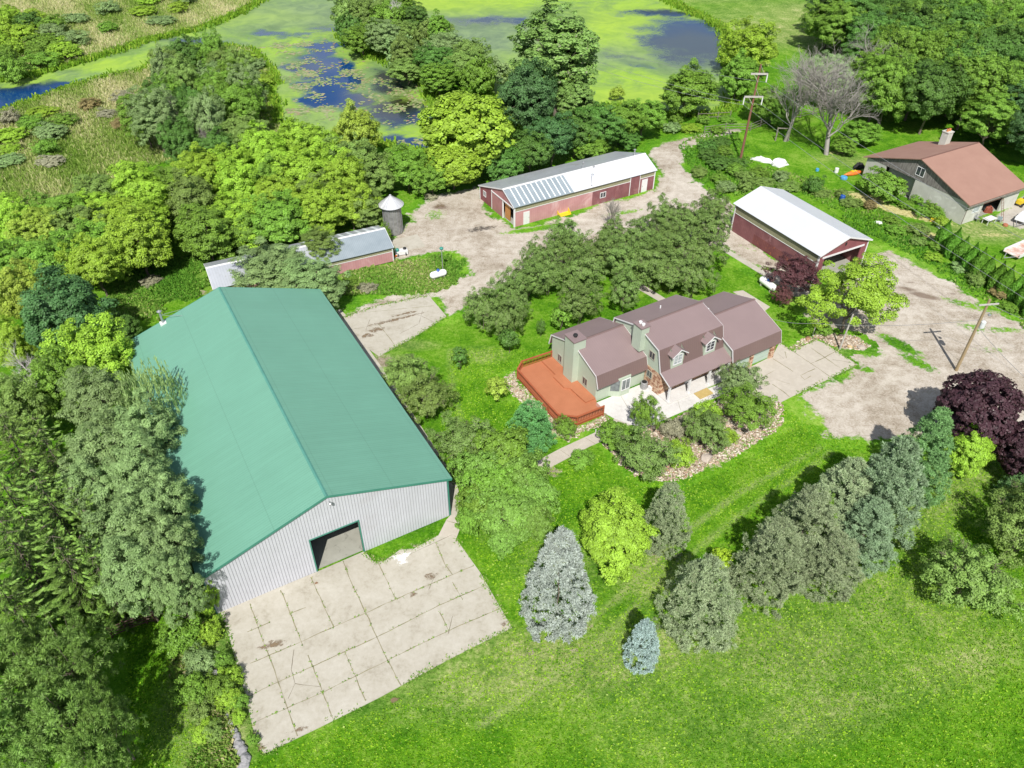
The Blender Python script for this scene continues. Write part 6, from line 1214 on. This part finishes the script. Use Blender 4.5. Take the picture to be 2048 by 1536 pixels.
# --- central group above the pink barn
T('dense', 935, 262, 104, 12, 'bright', 'big bright green maple left of the pink barn')
T('dense', 905, 330, 62, 7, 'bright', 'lower bright green maple crown at the dirt yard edge')
T('oak', 1056, 195, 68, 14, 'blue', 'very dark blue green tree beside the big bright maple')
T('poplar', 1115, 112, 92, 19, 'apple', 'tallest poplar standing in front of the duckweed pond')
T('poplar', 1150, 205, 46, 10, 'apple', 'lower poplar growth right of the tallest poplar')
for x, y, r_, h, m, l in [(1060, 300, 48, 7, 'deep', 'dark tree behind the near end of the pink barn'), (1105, 275, 52, 8, 'blue', 'dark blue green tree behind the skylight roof'), (1150, 262, 50, 7.5, 'deep', 'dark green tree behind the middle of the pink barn'), (1195, 250, 52, 8, 'deep', 'dark green tree below the poplar growth'), (1185, 290, 36, 4.5, 'mid', 'light tree touching the pink barn roof'), (1240, 240, 50, 7, 'mid', 'green tree by the pond shore right of the poplar'), (1285, 232, 46, 6.5, 'mid', 'last green tree of the pond shore before the track'), (1010, 325, 40, 6, 'deep', 'dark tree between the bright maple and the pink barn'), (1255, 275, 30, 3, 'deep', 'low dark tree at the far gable of the pink barn')]: T('oak' if h > 6 else 'maple', x, y, r_, h, m, l)
T('maple', 1378, 178, 60, 8.5, 'mid', 'round green tree at the right shore of the duckweed pond')
T('shrub', 1235, 185, 18, 2, 'yellow', 'yellow shrub at the water edge of the pond')
# --- belt of bright trees behind the sheds
MB_ = [(710, 268, 54, 9, 'yellow', 'tall yellow green tree beside the dark water inlet'), (700, 325, 58, 8, 'olive', 'olive yellow tree below the tall yellow green one'), (752, 345, 50, 6, 'olive', 'olive tree above the corn crib'), (815, 335, 48, 6.5, 'mid', 'mid green tree right of the corn crib group'), (862, 352, 42, 5.5, 'mid', 'mid green tree at the dirt yard corner'), (728, 415, 48, 5.5, 'olive', 'olive tree left of the corn crib'), (768, 466, 16, 3, 'mid', 'small leafy vine clump on the corn crib foot'), (700, 405, 54, 7, 'bright', 'bright tree above the galvanised shed roof'), (650, 300, 50, 7, 'bright', 'bright tree left of the tall yellow green one')]
for x, y, r_, h, m, l in MB_: T('maple', x, y, r_, h, m, l)
belt([(20, 470), (120, 420), (240, 385), (380, 360), (470, 330), (560, 300), (640, 310), (690, 350), (700, 420), (640, 450), (560, 460), (470, 470), (330, 490), (290, 540), (200, 560), (100, 560), (20, 560)], 4.3, ['maple', 'maple', 'maple', 'oak'], (6, 8.5), (3.1, 4.3), ['bright', 'yellow', 'mid', 'olive'], 'bushy tree in the dense belt behind the long low shed', 'belt of bright trees behind the sheds', 5, pw=[.62, .12, .16, .10])
for x, y, r_, h, m, l in [(240, 660, 40, 4, 'deep', 'dark bush on the shaded grass behind the green roof'), (480, 455, 40, 6, 'mid', 'mid green tree behind the left end of the long shed')]: T('maple', x, y, r_, h, m, l)
# --- marsh island
belt([(300, 210), (360, 130), (430, 130), (490, 170), (520, 240), (515, 300), (440, 315), (340, 320), (280, 270)], 4.6, ['ash', 'oak', 'maple'], (7, 11), (2.6, 3.8), ['deep', 'mid', 'walnut', 'olive'], 'pale trunked tree in the grove on the marshy point', 'grove on the marshy point', 8, pw=[.25, .4, .2, .15])
for x, y in ((345, 215), (418, 260), (452, 190)): T('bare', x, y, 22, 9, BARKP, 'pale bare tree standing in the grove on the marshy point', 'dead trees on the marshy point')
belt([(350, 110), (440, 100), (500, 110), (525, 160), (530, 225), (500, 210), (470, 130), (380, 130)], 3.6, ['shrub', 'hedge'], (1.6, 2.8), (1.6, 2.6), ['bright', 'mid', 'walnut'], 'bush along the tip of the marshy point', 'bushes on the marshy point', 9)
# --- peninsula
belt([(690, 10), (740, -30), (800, -20), (800, 40), (880, 70), (900, 110), (960, 130), (1000, 160), (960, 190), (880, 175), (830, 150), (770, 120), (700, 80)], 5.0, ['ash', 'maple', 'oak', 'hedge'], (5, 8.5), (3.0, 4.4), ['mid', 'walnut', 'olive', 'deep'], 'bushy tree on the peninsula between the two ponds', 'trees on the peninsula', 10, pw=[.35, .3, .2, .15])
T('poplar', 878, 66, 24, 10, 'mid', 'slender pointed tree on the right bank of the peninsula')
T('bare', 782, 22, 18, 10, M('white_birch_wood', (.7, .68, .64)), 'white dead trunk on the peninsula at the top edge')
# --- far left marsh shrubs
belt([(-10, 150), (-10, 20), (60, 30), (120, 60), (160, 85), (100, 125), (40, 155)], 5.5, ['shrub', 'hedge'], (2.6, 4.2), (2.4, 4.0), ['mid', 'walnut', 'deep', 'bright'], 'willow bush on the far marsh bank at the left', 'bushes on the far marsh bank', 11)
belt([(120, 40), (200, 10), (330, -10), (420, 5), (300, 50), (200, 60)], 8, ['shrub', 'hedge'], (1.6, 3), (2.0, 3.4), ['mid', 'walnut', 'bright'], 'scattered bush on the far bank of the channel', 'bushes on the far channel bank', 12)
belt([(0, 235), (90, 215), (140, 250), (110, 330), (20, 330), (0, 300)], 4.5, ['shrub', 'hedge'], (1.6, 2.8), (1.8, 3.0), ['mid', 'walnut', 'pale', 'bright'], 'rounded bush in the near marsh at the left edge', 'bushes in the near marsh', 13)
belt([(170, 200), (240, 180), (280, 205), (260, 250), (190, 250)], 5, ['shrub'], (1.2, 2.0), (1.6, 2.4), ['redweed', 'mid', 'pale'], 'low bush in the tan marsh grass', 'low bushes in the tan marsh', 14)
belt([(560, 250), (620, 268), (660, 280), (640, 300), (580, 290)], 3.5, ['shrub', 'hedge'], (1.5, 2.5), (1.6, 2.4), ['bright', 'mid'], 'bush along the water edge above the tree belt', 'bushes at the water edge', 15)
# --- far right forest
T('maple', 1500, 92, 58, 10, 'bright', 'bright green tree at the right end of the duckweed pond')
T('maple', 1478, 150, 44, 8, 'mid', 'green tree behind the tall reddish pole')
T('maple', 1530, 205, 40, 6, 'mid', 'low green tree along the rail fence behind the pole')
T('bare', 1600, 155, 84, 17, 'x' if 0 else BARKP, 'left of the two tall bare trees on the neighbour lawn')
T('bare', 1690, 175, 118, 17.5, M('grey_twigs', (.31, .29, .26)), 'right and wider of the two tall bare trees on the neighbour lawn')
T('ash', 1655, 150, 48, 10, 'walnut', 'airy grey green tree between the two tall bare trees'); T('oak', 1760, 170, 58, 11, 'mid', 'green tree at the forest edge right of the wider bare tree'); T('maple', 1565, 222, 34, 4.5, 'mid', 'low leafy tree by the rail fence left of the bare trees')
T('bare', 1735, 110, 66, 14, M('grey_twigs', (.31, .29, .26)), 'bare tree crown mixed into the dark forest edge')
belt([(1640, 20), (1700, 0), (1790, 10), (1860, 40), (1960, 40), (2120, 40), (2200, 200), (2130, 300), (2040, 290), (1960, 235), (1900, 225), (1850, 225), (1780, 215), (1740, 150), (1660, 70)], 6.0, ['oak', 'oak', 'maple', 'ash'], (9, 13), (4.2, 6), ['deep', 'mid', 'blue'], 'tree in the forest behind the block building', 'forest behind the block building', 16, pw=[.45, .5, .05])
T('maple', 1722, 265, 38, 4, 'mid', 'small leafy tree at the foot of the forest left of the block building'); T('maple', 1690, 290, 26, 2.6, 'mid', 'low bush under the wider bare tree', cat='shrub', nm='shrub')
T('hedge', 1768, 368, 46, 4.2, 'mid', 'bush growing against the weathered board gable'); T('shrub', 1630, 368, 20, 2.6, 'deep', 'small round bush on the straw coloured strip')
belt([(1385, 290), (1440, 280), (1480, 330), (1475, 345), (1420, 330)], 2.6, ['shrub', 'hedge'], (1.4, 2.4), (1.3, 2.2), ['mid', 'deep'], 'bush in the thicket left of the tall reddish pole', 'thicket left of the tall pole', 17)
belt([(1395, 345), (1450, 350), (1520, 345), (1560, 350), (1600, 372), (1560, 375), (1480, 385), (1440, 375)], 3.0, ['shrub'], (.9, 1.8), (1.1, 1.8), ['mid', 'olive', 'walnut'], 'low weedy bush above the white roofed shed', 'weedy bushes above the white shed', 18)
belt([(1640, 385), (1760, 430), (1840, 500), (1950, 570), (2060, 640), (2060, 610), (1950, 540), (1880, 490), (1800, 440), (1700, 385)], 2.4, ['shrub'], (.8, 1.6), (.9, 1.7), ['mid', 'olive', 'walnut', 'bright', 'redweed'], 'weedy bush in the wild strip between the yard and the neighbour', 'wild strip towards the neighbour', 19, pw=[.35, .25, .2, .15, .05])
belt([(1830, 395), (1880, 420), (1910, 450), (1890, 460), (1850, 435), (1800, 405)], 2.0, ['shrub'], (.9, 1.5), (1.0, 1.5), ['mid', 'bright'], 'leafy bush along the foot of the block wall', 'bushes along the block wall', 20)
belt([(1300, 240), (1400, 232), (1470, 240), (1440, 262), (1340, 262)], 3.2, ['shrub'], (.9, 1.8), (1.2, 2.0), ['mid', 'bright', 'walnut'], 'weedy bush along the far track by the pond', 'bushes along the far track', 21)
for i, (x, y) in enumerate([(1892, 466), (1911, 484), (1928, 497), (1945, 512), (1961, 524), (1979, 536), (1998, 550), (2016, 560), (2034, 573), (2052, 588), (2070, 602)]):
    T('arbor', x-2, y+4, 15, 3.9+.3*math.sin(i*2.1), 'arbor', 'narrow green arborvitae in the clipped row before the neighbour lawn', 'arborvitae row')
# --- brush pile and weeds in the yard
T('shrub', 862, 392, 14, .7, 'pale', 'low brush pile at the corner of the dirt yard')
for x, y, r_, m, l in [(735, 575, 20, 'pale', 'dry twig heap in the long grass behind the barn'), (700, 560, 18, 'mid', 'weed clump in the long grass behind the barn'), (300, 560, 22, 'pale', 'dry twiggy bush left of the galvanised roof')]: T('shrub', x, y, r_, .8, m, l)

# ------------------------------------------------------------------ ground cover nobody could count
def tufts(name, polys, n, h0, h1, wd, mat, label, seed, k=3, maxd=1.2, z=0.0, avoid=()):
    r = np.random.RandomState(seed); Ps = []
    A_t = []
    for poly in polys:
        lo, hi = poly.min(0), poly.max(0); lo = np.maximum(lo, [-150, 10]); hi = np.minimum(hi, [150, 290]); m = int(n/len(polys)); Q = r.uniform(lo, hi, (m*3, 2)); Q = Q[sdist(wob(Q, 1.0, .4, seed), poly) > 0][:m]; Ps.append(Q)
    Q = np.vstack(Ps)
    for a in avoid: Q = Q[sdist(wob(Q, .45, .8, 1), a) < -.4]
    m = len(Q); idx = np.repeat(np.arange(m), k); h = r.uniform(h0, h1, m)[idx]*r.uniform(.7, 1.1, m*k); a = r.uniform(0, 6.28, m*k)
    base = np.column_stack([Q[idx]+r.normal(0, wd*.5, (m*k, 2)), np.full(m*k, z-.05)]); side = np.column_stack([np.cos(a), np.sin(a), np.zeros(m*k)])*wd*r.uniform(.6, 1.2, (m*k, 1))
    ln = np.column_stack([r.normal(0, .35, (m*k, 2)), np.ones(m*k)])*h[:, None]
    V = np.stack([base-side*.8, base+side*.8, base+ln+side*.7, base+ln-side*.5], 1).reshape(-1, 3)
    pn = .5+.28*np.sin(Q[:, 0]*.13+1)*np.cos(Q[:, 1]*.11)+.15*np.sin(Q[:, 0]*.5+Q[:, 1]*.4)
    t = np.clip(pn[idx]+r.normal(0, .18, m*k), 0, 1)
    o = link(name, numesh(name, V, np.arange(m*k*4).reshape(-1, 4), [mat], tint=t)); return tag(o, label, 'grass', kind='stuff')
def grassmat(name, stops):
    m, t, p = newmat(name); t.put(p.inputs['Base Color'], t.ramp(t.attr('tint'), stops)); p.inputs['Roughness'].default_value = .8; p.inputs['Specular IOR Level'].default_value = .2
    tr_ = t.new('ShaderNodeBsdfTranslucent'); t.put(tr_.inputs[0], t.ramp(t.attr('tint'), stops)); mx = t.new('ShaderNodeMixShader'); mx.inputs[0].default_value = .3
    t.l.new(p.outputs[0], mx.inputs[1]); t.l.new(tr_.outputs[0], mx.inputs[2]); t.l.new(mx.outputs[0], t.n['Material Output'].inputs[0]); return m
REED = grassmat('marsh_reed', [(0, (.14, .26, .03)), (.35, (.26, .38, .07)), (.6, (.48, .50, .21)), (1, (.68, .62, .38))])
WEED = grassmat('rough_grass', [(0, (.08, .24, .02)), (.5, (.17, .36, .04)), (.85, (.32, .42, .10)), (1, (.50, .46, .24))])
BANK = grassmat('bright_bank_weed', [(0, (.12, .26, .02)), (.6, (.22, .40, .03)), (1, (.36, .48, .06))])
tufts('marsh_reeds', MARSHP, 150000, .3, .85, .075, REED, 'tan and green reeds covering the marsh', 31, 3, avoid=(LAKE,))
tufts('rough_grass', [W([(1370, 290), (1400, 272), (1480, 265), (1500, 330), (1600, 350), (1760, 420), (1900, 520), (2100, 640), (2100, 680), (1960, 600), (1800, 500), (1740, 470), (1560, 372), (1480, 395), (1400, 360), (1372, 330)]), W([(680, 590), (690, 540), (800, 525), (900, 510), (930, 540), (880, 572), (760, 590)]), W([(240, 560), (330, 500), (410, 530), (420, 580), (300, 640), (240, 660)]), W([(330, 1250), (420, 1250), (425, 1330), (440, 1420), (465, 1500), (470, 1560), (400, 1560), (370, 1420)])], 30000, .12, .45, .12, WEED, 'rough long grass in the unmown strips', 32, 3)
def ring(poly, d0, d1, n, seed):
    r = np.random.RandomState(seed); p = np.vstack([poly, poly[:1]]); q = resample(p, .5); q = q[(q[:, 1] < 290) & (np.abs(q[:, 0]) < 150)]; i = r.randint(len(q), size=n); return q[i]+r.normal(0, (d1-d0)/2, (n, 2))
def bank():
    r = np.random.RandomState(5); Q = np.vstack([ring(LAKE, 0, 1.6, 9000, 1), ring(POND, 0, 1.8, 6000, 2)]); k = 3; m = len(Q); idx = np.repeat(np.arange(m), k); h = r.uniform(.25, .8, m*k)
    a = r.uniform(0, 6.28, m*k); base = np.column_stack([Q[idx]+r.normal(0, .1, (m*k, 2)), np.full(m*k, -.35)]); side = np.column_stack([np.cos(a), np.sin(a), np.zeros(m*k)])*.16; ln = np.column_stack([r.normal(0, .35, (m*k, 2)), np.ones(m*k)])*(h+.2)[:, None]
    V = np.stack([base-side, base+side, base+ln+side*.7, base+ln-side*.6], 1).reshape(-1, 3)
    tag(link('bank_weeds', numesh('bank_weeds', V, np.arange(m*k*4).reshape(-1, 4), [BANK], tint=np.clip(r.normal(.5, .25, m*k), 0, 1))), 'bright green weeds along the pond banks', 'plants', kind='stuff')
bank()
def lily():
    r = np.random.RandomState(6); Q = []
    for x, y, rx, ry, n, a in [(610, 150, 4, 14, 1000, .3), (700, 150, 4, 10, 500, .4), (800, 190, 6, 12, 800, .2), (600, 90, 9, 5, 500, 0), (640, 220, 9, 3.5, 350, 0), (840, 285, 4, 2.5, 120, 0)]:
        c = at(x, y); g = r.normal(0, .5, (n, 2))*[rx, ry]; g = g[(np.sin(g[:, 0]*1.1+g[:, 1]*.5)+np.sin(g[:, 1]*.9-g[:, 0]*.3)+r.normal(0, .4, len(g))) > .1]; g = np.repeat(g, 2, 0)+r.normal(0, .3, (len(g)*2, 2)); Q.append(c+g@np.array([[math.cos(a), math.sin(a)], [-math.sin(a), math.cos(a)]]))
    Q = np.vstack(Q); Q = Q[sdist(Q, LAKE) > .5]; n = len(Q); s = r.uniform(.12, .34, n); an = np.arange(7)*2*math.pi/7; V = np.zeros((n, 7, 3)); V[:, :, 0] = Q[:, 0, None]+s[:, None]*np.cos(an)*r.uniform(.8, 1.3, (n, 1)); V[:, :, 1] = Q[:, 1, None]+s[:, None]*np.sin(an); V[:, :, 2] = (-.305+r.uniform(0, .02, n))[:, None]
    m, t, p = newmat('lily_pad'); t.put(p.inputs['Base Color'], t.ramp(t.attr('tint'), [(0, (.13, .21, .05)), (.5, (.22, .29, .10)), (.8, (.33, .33, .18)), (1, (.30, .20, .12))])); p.inputs['Roughness'].default_value = .45
    tag(link('lily_pads', numesh('lily_pads', V.reshape(-1, 3), np.arange(n*7).reshape(n, 7), [m], tint=r.rand(n), fsize=7)), 'brownish lily pads floating in the dark blue water', 'lily pads', kind='stuff')
lily()

LAWNG = grassmat('lawn_blades', [(0, (.035, .13, .002)), (.32, (.13, .32, .008)), (.58, (.26, .47, .018)), (.82, (.34, .52, .05)), (1, (.42, .56, .14))])
def lawn_grain():
    r = np.random.RandomState(77); A_ = W([(1080, 700), (900, 690), (880, 860), (930, 1080), (1040, 1250), (960, 1320), (540, 1520), (250, 1540), (250, 1250), (420, 1240), (490, 1540), (900, 1600), (2100, 1600), (2150, 900), (1780, 900), (1640, 860), (1560, 810), (1240, 960), (1190, 900), (1080, 940), (1060, 900), (1130, 880), (1020, 770)])
    Q = r.uniform([-34, 17], [62, 66], (330000, 2)); Q = Q[sdist(Q, A_) > 0]; Q = Q[sdist(Q, W([(430, 1215), (880, 1060), (1030, 1258), (525, 1515)])) < 0]
    m = len(Q); h = r.uniform(.03, .10, m); a = r.uniform(0, 6.28, m); base = np.column_stack([Q, np.full(m, -.01)]); side = np.column_stack([np.cos(a), np.sin(a), np.zeros(m)])*r.uniform(.03, .08, (m, 1)); ln = np.column_stack([r.normal(0, .05, (m, 2)), h])
    V = np.stack([base-side, base+side, base+side*.8+ln, base-side*.8+ln], 1).reshape(-1, 3)
    pn = .46+.16*np.sin(Q[:, 0]*.5+Q[:, 1]*.3)*np.cos(Q[:, 1]*.45-Q[:, 0]*.1)+.10*np.sin(Q[:, 0]*1.3)*np.sin(Q[:, 1]*1.1+1)
    tag(link('lawn_grass', numesh('lawn_grass', V, np.arange(m*4).reshape(-1, 4), [LAWNG], tint=np.clip(pn+.14*blobs(Q, DRY)+r.normal(0, .2, m), 0, 1))), 'mown bright green grass of the front lawn', 'grass', kind='stuff')
lawn_grain()

def edge_weeds():
    r = np.random.RandomState(41); L = []
    for j in JL: L.append((resample(W(j), .1), .04, .28))
    for pl_ in ([(441, 1222), (460, 1280), (485, 1370), (512, 1480), (527, 1509), (640, 1455), (760, 1395), (900, 1318), (1024, 1256), (960, 1145), (912, 1078)], [(729, 1103), (748, 1124), (770, 1122), (800, 1100), (828, 1098), (875, 1072)], [(686, 636), (755, 612), (858, 592)], [(893, 633), (828, 675), (758, 713)], [(1559, 686), (1585, 702), (1632, 681)], [(1648, 687), (1715, 730), (1650, 762), (1579, 796)], [(903, 962), (893, 962), (795, 815), (712, 690)]): L.append((resample(W(pl_), .05), .16, 1.6))
    Q = []
    for p, sd_, dn in L:
        k = int(len(p)*dn); i = r.randint(len(p), size=k); keep = np.sin(i*.05*(1+sd_))+np.sin(i*.013)+r.normal(0, .6, k) > -.1; Q.append(p[i][keep]+r.normal(0, sd_, (keep.sum(), 2)))
    Q = np.vstack(Q); k = 3; m = len(Q); idx = np.repeat(np.arange(m), k); a = r.uniform(0, 6.28, m*k); h = r.uniform(.02, .13, m*k)
    base = np.column_stack([Q[idx]+r.normal(0, .03, (m*k, 2)), np.full(m*k, .04)]); side = np.column_stack([np.cos(a), np.sin(a), np.zeros(m*k)])*r.uniform(.02, .05, (m*k, 1)); ln = np.column_stack([r.normal(0, .05, (m*k, 2)), h])
    V = np.stack([base-side, base+side, base+side*.7+ln, base-side*.7+ln], 1).reshape(-1, 3)
    tag(link('weeds', numesh('weeds', V, np.arange(m*k*4).reshape(-1, 4), [WEED], tint=np.clip(r.normal(.55, .25, m*k), 0, 1))), 'small weeds in the slab joints and along the concrete edges', 'weeds', kind='stuff')
edge_weeds()
